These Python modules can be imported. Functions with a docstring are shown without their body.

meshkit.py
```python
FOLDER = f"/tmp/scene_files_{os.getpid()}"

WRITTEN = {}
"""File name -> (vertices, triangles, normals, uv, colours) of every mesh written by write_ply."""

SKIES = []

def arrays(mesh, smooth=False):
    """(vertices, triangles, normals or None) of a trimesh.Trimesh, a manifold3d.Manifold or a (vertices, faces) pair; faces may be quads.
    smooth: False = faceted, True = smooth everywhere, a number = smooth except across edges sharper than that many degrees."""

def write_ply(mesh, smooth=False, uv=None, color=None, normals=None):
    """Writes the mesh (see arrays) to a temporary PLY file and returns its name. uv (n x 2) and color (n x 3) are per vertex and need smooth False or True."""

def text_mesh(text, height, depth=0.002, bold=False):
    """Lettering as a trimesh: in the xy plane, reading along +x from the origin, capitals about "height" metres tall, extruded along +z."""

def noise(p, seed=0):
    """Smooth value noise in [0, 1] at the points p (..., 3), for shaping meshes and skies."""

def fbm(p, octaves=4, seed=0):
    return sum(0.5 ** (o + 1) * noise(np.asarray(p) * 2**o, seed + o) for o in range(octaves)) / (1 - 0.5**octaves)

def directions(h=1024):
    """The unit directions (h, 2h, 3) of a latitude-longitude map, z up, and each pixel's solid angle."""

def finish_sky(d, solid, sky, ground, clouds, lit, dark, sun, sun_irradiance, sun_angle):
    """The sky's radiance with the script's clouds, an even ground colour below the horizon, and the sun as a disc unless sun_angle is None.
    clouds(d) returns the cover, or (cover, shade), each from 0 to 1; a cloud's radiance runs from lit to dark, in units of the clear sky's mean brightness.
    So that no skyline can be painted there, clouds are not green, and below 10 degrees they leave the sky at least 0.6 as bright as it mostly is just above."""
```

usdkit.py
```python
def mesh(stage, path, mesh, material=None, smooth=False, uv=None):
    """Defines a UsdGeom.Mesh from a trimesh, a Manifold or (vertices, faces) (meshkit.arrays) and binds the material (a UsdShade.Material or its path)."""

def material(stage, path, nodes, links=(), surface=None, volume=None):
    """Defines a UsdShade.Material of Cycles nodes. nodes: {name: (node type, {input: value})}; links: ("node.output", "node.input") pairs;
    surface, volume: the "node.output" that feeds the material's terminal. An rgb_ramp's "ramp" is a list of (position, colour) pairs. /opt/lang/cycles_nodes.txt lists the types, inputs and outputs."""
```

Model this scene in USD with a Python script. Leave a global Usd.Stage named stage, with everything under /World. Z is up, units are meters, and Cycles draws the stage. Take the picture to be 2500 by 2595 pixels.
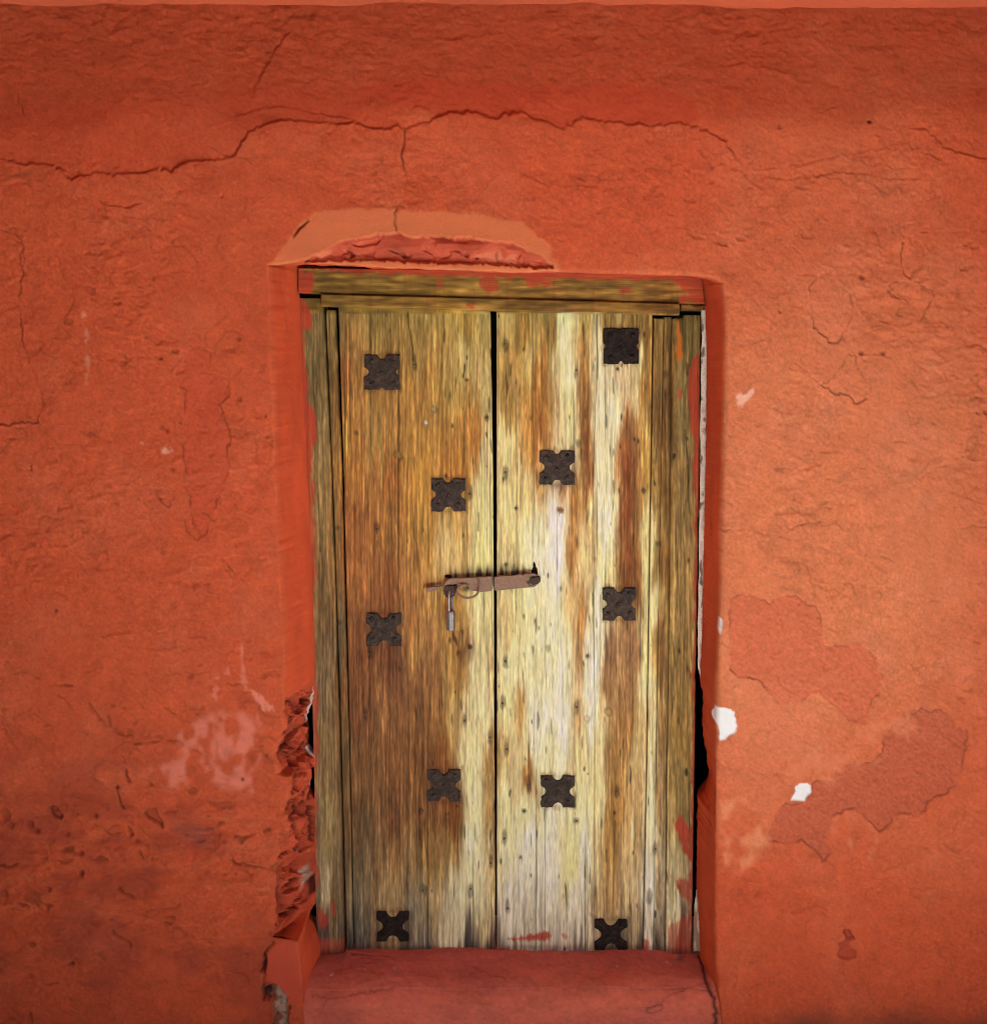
import math, random, numpy as np, trimesh, usdkit
from scipy import ndimage
from shapely.geometry import Polygon
from pxr import Usd, UsdGeom, UsdShade, UsdLux, Gf, Sdf, Vt

stage = Usd.Stage.CreateInMemory()
UsdGeom.SetStageUpAxis(stage, UsdGeom.Tokens.z)
UsdGeom.SetStageMetersPerUnit(stage, 1.0)
W = UsdGeom.Xform.Define(stage, '/World')
stage.SetDefaultPrim(W.GetPrim())
UsdGeom.Scope.Define(stage, '/World/Looks')

# ------------------------------------------------------------------ camera
CY, CZ, PITCH, FPX = -2.41, 1.75, math.radians(8.4), 2680.0
cam = UsdGeom.Camera.Define(stage, '/World/camera')
AP = 24.0
cam.CreateHorizontalApertureAttr(AP)
cam.CreateVerticalApertureAttr(AP * 1024 / 986)
cam.CreateFocalLengthAttr(AP * FPX / 2500.0)
cam.CreateClippingRangeAttr(Gf.Vec2f(0.05, 500))
cam.CreateExposureAttr(4.22)
x_ = UsdGeom.Xformable(cam)
x_.AddTranslateOp().Set(Gf.Vec3d(0, CY, CZ))
x_.AddRotateXOp().Set(90.0 - math.degrees(PITCH))

# ------------------------------------------------------------------ sky and sun
SUN_EL, SUN_AZ = math.radians(50), math.radians(222)       # azimuth = atan2(x, y) of the direction towards the sun
dome = UsdLux.DomeLight.Define(stage, '/World/sky')
skym = usdkit.material(stage, '/World/Looks/sky', {
    's': ('sky_texture', {'sky_type': 'single_scattering', 'sun_disc': False, 'sun_elevation': SUN_EL, 'sun_rotation': SUN_AZ}),
    'b': ('background_shader', {'strength': 0.05})}, [('s.color', 'b.color')], surface='b.background')
UsdShade.MaterialBindingAPI.Apply(dome.GetPrim()).Bind(skym)
sun = UsdLux.DistantLight.Define(stage, '/World/sun')
sun.CreateIntensityAttr(1.25); sun.CreateAngleAttr(0.5); sun.CreateNormalizeAttr(True)
sun.CreateColorAttr(Gf.Vec3f(1.0, 0.97, 0.93))
to_sun = Gf.Vec3d(math.cos(SUN_EL) * math.sin(SUN_AZ), math.cos(SUN_EL) * math.cos(SUN_AZ), math.sin(SUN_EL))
rot = Gf.Rotation(Gf.Vec3d(0, 0, 1), to_sun)
UsdGeom.Xformable(sun).AddTransformOp().Set(Gf.Matrix4d().SetRotate(rot))

# ------------------------------------------------------------------ where a point of the photograph stands on a plane y = const
cp, sp = math.cos(PITCH), math.sin(PITCH)
def pt(u, v, y):
    u, v, y = np.broadcast_arrays(np.asarray(u, float), np.asarray(v, float), np.asarray(y, float))
    a, b = (u - 1250) / FPX, -(v - 1297.5) / FPX
    t = (y - CY) / (cp + b * sp)
    return np.stack([a * t, y, CZ + t * (b * cp - sp)], -1)
def uv_of(p):
    dx, dy, dz = p[..., 0], p[..., 1] - CY, p[..., 2] - CZ
    w = dy * cp - dz * sp
    return 1250 + FPX * dx / w, 1297.5 - FPX * (dy * sp + dz * cp) / w

# ------------------------------------------------------------------ helpers: prims
def tag(prim, **kw):
    for k, v in kw.items():
        if v: prim.SetCustomDataByKey(k, v)
names = {}
def path_for(name, parent):
    key = parent + '/' + name
    n = names.get(key, 0); names[key] = n + 1
    return key if n == 0 else f'{key}_{n:03d}'
def pp(parent): return '/World' if parent is None else str(parent.GetPath())
def group_xform(name, label, cat, loc=(0, 0, 0), group=None, kind=None):
    x = UsdGeom.Xform.Define(stage, path_for(name, '/World'))
    x.AddTranslateOp().Set(Gf.Vec3d(*map(float, loc)))
    tag(x.GetPrim(), label=label, category=cat, group=group, kind=kind)
    p = x.GetPrim(); ORG[str(p.GetPath())] = np.array(loc, float)
    return p
ORG = {}
def origin(parent):
    if parent is None: return np.zeros(3)
    return ORG.get(str(parent.GetPath()), np.zeros(3))
def normals(v, f):
    n = np.cross(v[f[:, 1]] - v[f[:, 0]], v[f[:, 2]] - v[f[:, 0]])
    out = np.stack([sum(np.bincount(f[:, i], n[:, k], len(v)) for i in range(3)) for k in range(3)], 1)
    return out / np.maximum(np.linalg.norm(out, axis=1, keepdims=True), 1e-12)
def put(name, v, f, mat, parent=None, col=None, smooth=True, **kw):
    """one Mesh prim; v in world coordinates; parts are stored relative to their thing"""
    org = origin(parent)
    m = UsdGeom.Mesh.Define(stage, path_for(name, pp(parent)))
    v = np.asarray(v, float) - org
    f = np.asarray(f, np.int64)
    if f.shape[1] == 4: f = np.vstack([f[:, [0, 1, 2]], f[:, [0, 2, 3]]])
    m.CreatePointsAttr(Vt.Vec3fArray.FromNumpy(v.astype(np.float32)))
    m.CreateFaceVertexCountsAttr(Vt.IntArray.FromNumpy(np.full(len(f), 3, np.int32)))
    m.CreateFaceVertexIndicesAttr(Vt.IntArray.FromNumpy(f.astype(np.int32).ravel()))
    m.CreateSubdivisionSchemeAttr('none')
    if smooth:
        m.CreateNormalsAttr(Vt.Vec3fArray.FromNumpy(normals(v, f).astype(np.float32)))
        m.SetNormalsInterpolation('vertex')
    if col is not None:
        pv = UsdGeom.PrimvarsAPI(m).CreatePrimvar('tint', Sdf.ValueTypeNames.Color3fArray, 'vertex')
        pv.Set(Vt.Vec3fArray.FromNumpy(np.asarray(col, np.float32)))
    UsdShade.MaterialBindingAPI.Apply(m.GetPrim()).Bind(mat)
    p = m.GetPrim(); tag(p, **kw); ORG[str(p.GetPath())] = org
    return p
def puttm(name, tm, mat, parent=None, smooth=35, **kw):
    import meshkit
    v, f, n = meshkit.arrays(tm, smooth)
    return put(name, v, f, mat, parent, smooth=bool(smooth), **kw)
def gridfaces(nr, nc, flip=False):
    i = np.arange(nr * nc).reshape(nr, nc)
    q = np.stack([i[:-1, :-1], i[1:, :-1], i[1:, 1:], i[:-1, 1:]], -1).reshape(-1, 4)
    return q[:, ::-1] if flip else q
def srgb(r, g, b):
    c = np.array([r, g, b], float) / 255
    return np.where(c <= .04045, c / 12.92, ((c + .055) / 1.055) ** 2.4)
def lin(c):
    c = np.clip(np.asarray(c, float) / 255, 0, 1)
    return np.where(c <= .04045, c / 12.92, ((c + .055) / 1.055) ** 2.4)
def sstep(a, b, x):
    t = np.clip((x - a) / (b - a), 0, 1)
    return t * t * (3 - 2 * t)

# ------------------------------------------------------------------ helpers: noise and drawing on a raster laid over the wall (units: photo pixels, about 0.9 mm)
def noise(shape, wl, seed, step=(1, 1)):
    """smooth noise of about unit variance; wl = (rows, columns) wavelength in raster cells"""
    wl = (wl, wl) if np.ndim(wl) == 0 else wl
    rng = np.random.default_rng(seed)
    n = [int(shape[i] / wl[i]) + 5 for i in (0, 1)]
    g = rng.standard_normal(n).astype(np.float32)
    r = np.arange(shape[0]) / wl[0] + 1.5; c = np.arange(shape[1]) / wl[1] + 1.5
    def up(a, t):                                              # cubic along axis 0
        i = np.floor(t).astype(int); q = (t - i).astype(np.float32)[:, None]
        p0, p1, p2, p3 = a[i - 1], a[i], a[i + 1], a[i + 2]
        return (p0 * (1 - q) ** 3 + p1 * (3 * q ** 3 - 6 * q ** 2 + 4) + p2 * (-3 * q ** 3 + 3 * q ** 2 + 3 * q + 1) + p3 * q ** 3) / 6
    return up(up(g, r).T, c).T * 1.9
def fbm(shape, wl, seed, octaves=3, gain=.5):
    wl = (wl, wl) if np.ndim(wl) == 0 else wl
    out, a, t = 0, 1.0, 0
    for k in range(octaves):
        out = out + a * noise(shape, (wl[0] / 2 ** k, wl[1] / 2 ** k), seed + 31 * k); t += a * a; a *= gain
    return out / math.sqrt(t)

U0, V0, ST = -200.0, -120.0, 2.0
RN = (int(2960 / ST), int(2900 / ST))                           # rows, columns
UU = U0 + np.arange(RN[1]) * ST
VV = V0 + np.arange(RN[0]) * ST
def jag(pts, amp=4.0, seed=0, closed=False, step=7.0):
    """a hand-traced line broken up into small uneven bends"""
    p = np.array(pts, float)
    if closed: p = np.vstack([p, p[:1]])
    rng = np.random.default_rng(seed); out = []
    for a, b in zip(p[:-1], p[1:]):
        n = max(1, int(np.hypot(*(b - a)) / step))
        t = np.arange(n)[:, None] / n
        q = a + (b - a) * t
        if n > 1: q[1:] += rng.normal(0, amp * .45, (n - 1, 2))
        q += rng.normal(0, amp * .2, q.shape)
        out.append(q)
    if not closed: out.append(p[-1:])
    q = np.vstack(out)
    return q
def window(p, pad):
    j0 = max(0, int((p[:, 0].min() - pad - U0) / ST)); j1 = min(RN[1], int((p[:, 0].max() + pad - U0) / ST) + 2)
    i0 = max(0, int((p[:, 1].min() - pad - V0) / ST)); i1 = min(RN[0], int((p[:, 1].max() + pad - V0) / ST) + 2)
    return slice(i0, i1), slice(j0, j1)
def seg_dist(p, win, closed=False):
    """distance to the line and on which side of it (+1 or -1; at the bends the mean of the two normals decides)"""
    uu, vv = np.meshgrid(UU[win[1]], VV[win[0]])
    best = np.full(uu.shape, 1e9); side = np.ones(uu.shape)
    q = np.vstack([p, p[:1]]) if closed else p
    q = q[np.concatenate([[True], np.hypot(*np.diff(q, axis=0).T) > 1e-6])]
    D = np.diff(q, axis=0); N = np.stack([-D[:, 1], D[:, 0]], 1) / np.hypot(D[:, 0], D[:, 1])[:, None]
    for k, (a, b) in enumerate(zip(q[:-1], q[1:])):
        d = D[k]; L = d @ d
        pad = 0
        t = np.clip(((uu - a[0]) * d[0] + (vv - a[1]) * d[1]) / L, 0, 1)
        ex, ey = uu - a[0] - t * d[0], vv - a[1] - t * d[1]
        dd = ex * ex + ey * ey
        m = dd < best
        if not m.any(): continue
        n0 = N[k] + N[max(k - 1, 0)]; n1 = N[k] + N[min(k + 1, len(N) - 1)]
        tm, exm, eym = t[m], ex[m], ey[m]
        s_ = exm * N[k, 0] + eym * N[k, 1]
        s_ = np.where(tm <= 0, exm * n0[0] + eym * n0[1], np.where(tm >= 1, exm * n1[0] + eym * n1[1], s_))
        best[m] = dd[m]; side[m] = np.where(s_ > 0, -1, 1)
    return np.sqrt(best), side
def inside(p, win):
    uu, vv = np.meshgrid(UU[win[1]], VV[win[0]])
    r = np.zeros(uu.shape, bool)
    for a, b in zip(p, np.roll(p, -1, 0)):
        if a[1] == b[1]: continue
        r ^= ((a[1] > vv) != (b[1] > vv)) & (uu < (b[0] - a[0]) * (vv - a[1]) / (b[1] - a[1]) + a[0])
    return r
def chunks(a, b, n, seed, amp, tilt):
    """broken pieces over coordinates a, b (mm): a random mosaic, each cell at its own height and slope; also the distance to the joints"""
    from scipy.spatial import cKDTree
    rg = np.random.default_rng(seed)
    P = np.stack([rg.uniform(a.min(), a.max(), n), rg.uniform(b.min(), b.max(), n)], 1)
    dd, ii = cKDTree(P).query(np.stack([a.ravel(), b.ravel()], 1), k=2)
    hh = rg.normal(0, amp, n); ta = rg.normal(0, tilt, n); tb = rg.normal(0, tilt, n); i0 = ii[:, 0]
    h = hh[i0] + (a.ravel() - P[i0, 0]) * ta[i0] + (b.ravel() - P[i0, 1]) * tb[i0]
    return h.reshape(a.shape), (dd[:, 1] - dd[:, 0]).reshape(a.shape), i0.reshape(a.shape)
def tr(ox, oy, s, pts): return [(ox + s * x, oy + s * y) for x, y in pts]

# ------------------------------------------------------------------ the plastered wall: relief H (mm, out of the wall) and paint colour C
ru, rv = np.meshgrid(UU, VV)
calm = .45 + .55 * sstep(-.6, 1.0, fbm(RN, 110, 9, 2))                         # trowelled smooth here, rough there
H = 5 * fbm(RN, 200, 11, 2) + 2.0 * fbm(RN, 60, 12, 2) + calm * (.8 * fbm(RN, (20, 24), 13, 3, .6) + .55 * fbm(RN, (6, 8), 14, 2, .6)) + .3 * noise(RN, 2.2, 15)
H += 1.1 * sstep(.0, 2.2, fbm(RN, (5, 7), 16, 2)) * sstep(-.3, 1.2, fbm(RN, 70, 10, 2))
top_rough = sstep(330, 60, rv + 40 * noise(RN, 60, 16)) * .9 + .1
H += top_rough * (1.7 * fbm(RN, (9, 16), 17, 3, .7) * (.4 + .6 * calm) - 1.2 * np.maximum(0, fbm(RN, (9, 20), 18, 2) - .9))
low_rough = sstep(1980, 2180, rv + 50 * noise(RN, 60, 19)) * sstep(900, 600, ru) * sstep(2480, 2330, rv + 40 * noise(RN, 50, 20))
low_pits = sstep(1.15, 1.7, fbm(RN, (7, 12), 22, 2)) * sstep(-.2, .9, fbm(RN, (50, 80), 25, 2))
H += low_rough * (3.4 * fbm(RN, (13, 24), 21, 3, .68) - 5 * low_pits)
mid_rough = sstep(.2, 1.2, fbm(RN, 70, 23, 2)) * sstep(300, 500, rv)
H += mid_rough * 1.3 * fbm(RN, (8, 12), 24, 3, .65)
# old paint layers: low uneven terraces with sharp edges
PEEL = []
for k, (wl, thr, amp) in enumerate(((120, .55, .9), (75, .8, .8), (48, 1.0, .7))):
    n_ = fbm(RN, (wl * .8, wl), 40 + 7 * k, 4, .55)
    H += 1.25 * amp * sstep(thr - .02, thr + .03, n_) * sstep(250, 450, rv)
    PEEL.append(np.exp(-((n_ - thr + .02) / .035) ** 2) * sstep(-.1, .9, fbm(RN, 26, 41 + 7 * k, 2)) * sstep(250, 450, rv))
H -= 2.2 * sstep(2.35, 2.8, fbm(RN, 7, 61, 1)) * sstep(250, 500, rv)                 # pinholes
dents = sstep(1.5, 1.75, fbm(RN, (7, 13), 62, 3, .6)) * sstep(-.3, .8, fbm(RN, 80, 63, 2)) * sstep(300, 500, rv)
H -= 2.4 * dents

paint = srgb(211, 127, 82); deep = srgb(200, 93, 54); fade = srgb(218, 140, 100)
C = np.empty(RN + (3,))
worn = np.exp(-((ru - 1980) / 620) ** 2 - ((rv - 1480) / 780) ** 2)                 # the paint has faded most right of the door
mix = sstep(.75, .1, worn + .16 * fbm(RN, 260, 71, 3) + .14 * np.exp(-((ru - 650) / 260) ** 2 - ((rv - 1150) / 420) ** 2))
C[:] = paint + (deep - paint) * mix[..., None]
m_ = .3 * sstep(.2, 1.6, fbm(RN, (60, 46), 72, 4, .6)) * (1 - .7 * mix)
C += (fade - C) * m_[..., None]
C *= (1 + .04 * fbm(RN, 12, 73, 3, .7) + (.045 + .035 * calm) * noise(RN, 1.3, 74))[..., None]
C *= (1 - .5 * low_rough * low_pits - .12 * dents)[..., None]
dirty = sstep(-.2, 1.3, fbm(RN, (40, 70), 79, 4, .6) + .35) * sstep(1750, 2150, rv + 60 * noise(RN, 70, 76)) * sstep(820, 600, ru)
C += (srgb(136, 58, 44) - C) * (.42 * dirty)[..., None]
older_shaded = sstep(330, 250, rv + 24 * noise(RN, 60, 78) - 20 * sstep(1900, 2300, ru)); C *= (1 - .22 * older_shaded)[..., None] * np.array([1, .86, .8]) ** older_shaded[..., None]  # older coat tint, deepened to imitate the shade along the top
for p_ in PEEL: C *= (1 - .22 * p_)[..., None]
def tintpoly(p, color, amount, soft=2.0, closed=True, pad=20, tex=None):
    win = window(p, pad); d, _ = seg_dist(p, win, True); ins = inside(p, win)
    s = np.where(ins, d, -d); m = sstep(-soft, soft, s) * amount
    if tex is not None: m = m * tex[win]
    C[win] += (np.asarray(color) - C[win]) * m[..., None]
    return win, s
def recess(pts, depth, rough=.0, amp=5, seed=0, color=None, amount=0, soft=1.6, wl=9):
    """flaked patch: sunk below the paint round it; negative depth = proud"""
    p = jag(pts, amp, seed, True)
    win = window(p, 12); d, _ = seg_dist(p, win, True); ins = inside(p, win)
    s = np.where(ins, d, -d); m = sstep(-soft, soft, s)
    H[win] -= depth * m
    if rough: H[win] += m * rough * .6 * fbm(RN, wl * .7, 300 + seed, 3, .7)[win]
    if color is not None: C[win] += (np.asarray(color) * (1 + .12 * fbm(RN, 1.5, 350 + seed, 2, .8)[win])[..., None] - C[win]) * (m * amount)[..., None]
    H[win] += .25 * abs(depth) * np.exp(-((s + 2.5) / 2.0) ** 2) * (depth > 0) * sstep(-.5, 1, noise(RN, 12, 970)[win])      # lifted rim
    vary = sstep(-.6, .7, fbm(RN, 14, 980 + seed % 20, 2)[win]) * (depth > 0); ed = np.exp(-((s - 1.0) / 1.8) ** 2) * vary
    C[win] *= (1 - .5 * ed)[..., None]; H[win] -= .5 * abs(depth) * ed
    return p
def crack(pts, depth=4, w=2.2, amp=4, seed=0, dark=.35):
    p = jag(pts, amp, seed)
    win = window(p, 4 * w + 4); d, _ = seg_dist(p, win)
    rng = np.random.default_rng(seed + 5)
    vary = sstep(-1.0, .5, fbm(RN, 9, 960 + seed % 40, 2)[win])
    g = np.exp(-(d / (w * .8)) ** 2) * (.15 + .85 * vary)
    H[win] -= depth * g
    C[win] *= (1 - dark * g)[..., None]
def ledge(pts, amp=4, fall=60, side=1, jagamp=5, seed=0, soft=1.5):
    """edge of a thicker plaster coat; the raised side thins away from the edge"""
    p = jag(pts, jagamp, seed)
    win = window(p, fall * 3); d, s = seg_dist(p, win)
    r = sstep(-soft, soft, d * s * side)
    # fade beyond the two ends of the line
    uu, vv = np.meshgrid(UU[win[1]], VV[win[0]])
    e = np.minimum(np.hypot(uu - p[0, 0], vv - p[0, 1]), np.hypot(uu - p[-1, 0], vv - p[-1, 1]))
    vary = .6 + .4 * sstep(-.9, .9, noise(RN, 16, 950 + seed)[win])
    tip = sstep(.0, 6.0, e - d)                                  # nothing beyond the ends of the line
    H[win] += amp * r * np.exp(-d / fall) * sstep(0, 60, e) * vary * tip
def pit(u, v, r, depth=5, ry=None, dark=.3):
    ry = ry or r
    win = window(np.array([[u, v]]), 3 * max(r, ry) + 4)
    uu, vv = np.meshgrid(UU[win[1]], VV[win[0]])
    q = np.hypot((uu - u) / r, (vv - v) / ry) + .25 * noise(RN, 5, 900)[win]
    m = sstep(1.25, .65, q)
    H[win] -= depth * m; C[win] *= (1 - dark * m)[..., None]

# the upper, older coat ends in a broken line above the door; the later coat below it is thicker
A = lambda pts: tr(0, 0, .662, pts)
B = lambda pts: tr(1250, 0, .662, pts)
main_edge = A([(-200, 600), (-20, 600), (90, 630), (160, 625), (205, 633), (240, 650), (275, 690), (310, 670), (370, 662), (450, 665), (520, 662), (560, 660), (610, 635), (650, 655), (690, 625), (740, 613),
               (820, 612), (880, 603), (905, 580), (920, 545), (960, 500), (1010, 475), (1080, 458), (1150, 460), (1230, 470), (1300, 472), (1370, 475), (1420, 487), (1470, 495), (1520, 480), (1560, 492),
               (1600, 480), (1650, 462), (1690, 440), (1720, 428), (1760, 435), (1830, 432), (1888, 450)]) + \
            B([(60, 440), (120, 430), (150, 455), (200, 470), (270, 495), (300, 485), (340, 450), (380, 462), (480, 470), (560, 475), (640, 483), (700, 470), (740, 475), (800, 500), (850, 520), (880, 540), (920, 590), (960, 645)])
ledge(main_edge, 7.5, 240, -1, 6, 1, 3.5)
ledge(B([(960, 645), (1000, 655), (1100, 640), (1200, 630), (1280, 605), (1400, 580), (1500, 570), (1640, 575), (1740, 630)]), 3, 60, -1, 5, 2, 4)
ledge(B([(980, 660), (1100, 690), (1200, 680), (1320, 660), (1420, 665), (1500, 680), (1700, 690)]), 2.5, 60, -1, 5, 3, 2)
ledge(B([(1560, 490), (1640, 490), (1690, 520), (1720, 560), (1800, 590), (1888, 610), (2050, 640)]), 4, 60, -1, 5, 4, 2)
ledge(B([(1200, 445), (1280, 420), (1330, 400), (1380, 400)]), 3, 30, -1, 4, 5)
ledge(A([(850, 455), (945, 430), (1000, 412), (1060, 408), (1130, 415), (1200, 435), (1250, 440), (1340, 455), (1420, 485)]), 3, 45, -1, 4, 6, 3)
ledge(A([(945, 430), (975, 340), (1000, 280), (1040, 215), (1060, 180), (1100, 130), (1140, 90)]), 4.5, 50, -1, 5, 7, 4)
ledge(A([(1120, 190), (1180, 210), (1220, 280), (1250, 340)]), 3, 40, 1, 5, 8, 4)
ledge(A([(60, 300), (65, 370), (85, 430), (110, 465), (128, 500)]), 4, 40, 1, 4, 9)
ledge(A([(370, 775), (420, 790), (490, 795), (540, 780), (590, 762)]), 4, 60, -1, 4, 10)
ledge(A([(480, 625), (450, 665)]), 3, 25, -1, 4, 11)
ledge(A([(595, 590), (605, 640)]), 3, 25, 1, 4, 12)
ledge(B([(340, 325), (400, 210), (440, 170)]), 2.5, 30, 1, 5, 13, 3)
ledge(B([(960, 200), (1010, 190), (1060, 150), (1090, 140)]), 4, 25, -1, 5, 14)
ledge(B([(1000, 262), (1060, 262), (1110, 275), (1150, 300)]), 3.5, 25, -1, 5, 15)
red = srgb(186, 66, 38)
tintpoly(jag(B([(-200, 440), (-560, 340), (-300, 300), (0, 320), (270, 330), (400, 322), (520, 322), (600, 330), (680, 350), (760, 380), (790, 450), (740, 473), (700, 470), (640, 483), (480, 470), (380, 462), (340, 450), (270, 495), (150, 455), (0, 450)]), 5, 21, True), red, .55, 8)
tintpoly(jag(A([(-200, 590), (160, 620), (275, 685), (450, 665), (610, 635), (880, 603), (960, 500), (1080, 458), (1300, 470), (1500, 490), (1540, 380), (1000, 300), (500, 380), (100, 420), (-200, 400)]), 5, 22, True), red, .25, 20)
crack(A([(1548, 500), (1545, 560), (1535, 600), (1550, 650), (1558, 675), (1550, 740), (1530, 780), (1510, 815), (1510, 850), (1518, 885)]), 3.5, 1.3, 3, 31, .4)
crack(A([(1120, 905), (1150, 870), (1180, 845)]), 7, 2.4, 2, 32, .6)
crack(A([(60, 890), (95, 950), (90, 1010), (90, 1060)]), 4, 2, 6, 33, .3)
crack(B([(850, 975), (920, 890), (960, 855)]), 2.5, 1.6, 4, 34, .2)
ledge(B([(970, 770), (1020, 735), (1060, 760), (1110, 740)]), 2.5, 25, 1, 5, 35)
pit(1250 + .662 * 1445, .662 * 461, 5, 9, 4, .75); pit(1250 + .662 * 1095, .662 * 482, 3, 3, 7)

# repaired band over the door and the broken plaster under it
D3 = lambda pts: tr(680, 520, .392, pts)
band_out = D3([(0, 385), (40, 345), (120, 235), (200, 145), (290, 55), (420, 40), (640, 32), (820, 38), (1000, 38), (1200, 38), (1340, 55), (1500, 78), (1620, 105), (1700, 150), (1780, 230), (1830, 300), (1860, 370), (1895, 430)])
band_in = D3([(1840, 395), (1790, 355), (1745, 320), (1680, 300), (1640, 275), (1580, 245), (1430, 235), (1400, 225), (1290, 212), (1180, 205), (1130, 200), (1050, 198), (990, 198), (940, 212), (890, 195), (860, 180), (830, 170),
                (790, 190), (740, 186), (690, 190), (650, 205), (530, 222), (450, 240), (390, 280), (330, 310), (290, 330), (200, 355), (100, 390)])
lip = D3([(100, 470), (1990, 480)])
band = np.array(band_out + lip[::-1])
bj = jag(band_out + lip[::-1], 3, 41, True)
win = window(bj, 15); d_, _ = seg_dist(bj, win, True); s_ = np.where(inside(bj, win), d_, -d_)
mb = sstep(-5, 5, s_ + 3.5 * fbm(RN, (9, 16), 48, 2, .6)[win])
smooth_h = ndimage.gaussian_filter(H[win], 22)
H[win] += (smooth_h - 1.0 - H[win] + .25 * fbm(RN, (10, 40), 43, 2)[win]) * mb
C[win] += (srgb(216, 128, 80) * (1 + .04 * fbm(RN, (12, 40), 44, 3)[win])[..., None] - C[win]) * (.8 * mb)[..., None]
chip = jag(band_in + D3([(230, 378), (300, 365), (530, 355), (640, 352), (800, 360), (1000, 372), (1200, 378), (1470, 385), (1600, 395), (1840, 410)]), 5, 42, True, 6)
win = window(chip, 15); d_, _ = seg_dist(chip, win, True); s_ = np.where(inside(chip, win), d_, -d_)
mc = sstep(-1.5, 2.5, s_); uu, vv = np.meshgrid(UU[win[1]], VV[win[0]])
layers = fbm(RN, (14, 80), 45, 3, .6)[win] + .8 * np.sin((vv - .02 * uu) / 11.0 + 1.3 * noise(RN, (30, 60), 46)[win])
blocks = fbm(RN, (20, 28), 47, 3, .6)[win]
H[win] -= mc * (13 + 3.2 * layers + 6 * sstep(.25, .4, blocks) * sstep(6, 14, s_) - 5 * sstep(20, 60, vv - 560))
C[win] += (srgb(198, 92, 62) * (1 + .12 * blocks)[..., None] - C[win]) * mc[..., None]
pale = sstep(.75, .95, blocks) * mc * sstep(600, 660, vv)
C[win] += (srgb(226, 140, 96) - C[win]) * (.7 * pale)[..., None]
for l_ in ([(520, 270), (530, 330), (550, 315)], [(770, 285), (830, 300), (870, 330), (905, 330), (920, 290)], [(1000, 265), (1025, 275), (1030, 300)], [(1160, 295), (1230, 300), (1270, 325), (1320, 300)], [(1380, 290), (1400, 262)], [(1470, 310), (1480, 380)], [(1650, 330), (1655, 395)]):
    crack(D3(l_), 9, 3.2, 4, 400 + len(l_) + int(l_[0][0]), .35)
for u, v, r in ((1280, 320, 14), (1345, 342, 9), (870, 322, 18)): pit(*D3([(u, v)])[0], r * .4, 7)

crack(A([(1548, 500), (1545, 560), (1535, 600), (1550, 650), (1558, 675), (1550, 740), (1530, 780), (1510, 815), (1510, 850), (1518, 885)]), 4, 2.6, 3, 31, .6)
crack(A([(1120, 905), (1150, 870), (1180, 845)]), 8, 3.4, 2, 32, .75)
# flaked patches on the right
Q = lambda pts: tr(1750, 400, .459, pts)
recess(Q([(1185, 355), (1280, 355), (1325, 378), (1305, 405), (1270, 415), (1265, 450), (1285, 510), (1290, 560), (1260, 620), (1235, 630), (1215, 668), (1180, 650), (1165, 600), (1160, 540), (1175, 470), (1185, 420)]), 2.6, .25, 4, 51)
recess(Q([(700, 650), (760, 605), (800, 640), (820, 700), (885, 740), (895, 800), (905, 840), (870, 930), (830, 1005), (790, 1025), (735, 985), (675, 940), (675, 900), (670, 800), (655, 710)]), 2.8, .4, 5, 52)
recess(Q([(1110, 690), (1140, 680), (1230, 690), (1340, 740), (1330, 790), (1290, 870), (1270, 895), (1200, 890), (1140, 860), (1160, 830), (1210, 800), (1180, 775), (1115, 770), (1100, 740)]), 1.5, .3, 5, 53)
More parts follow.
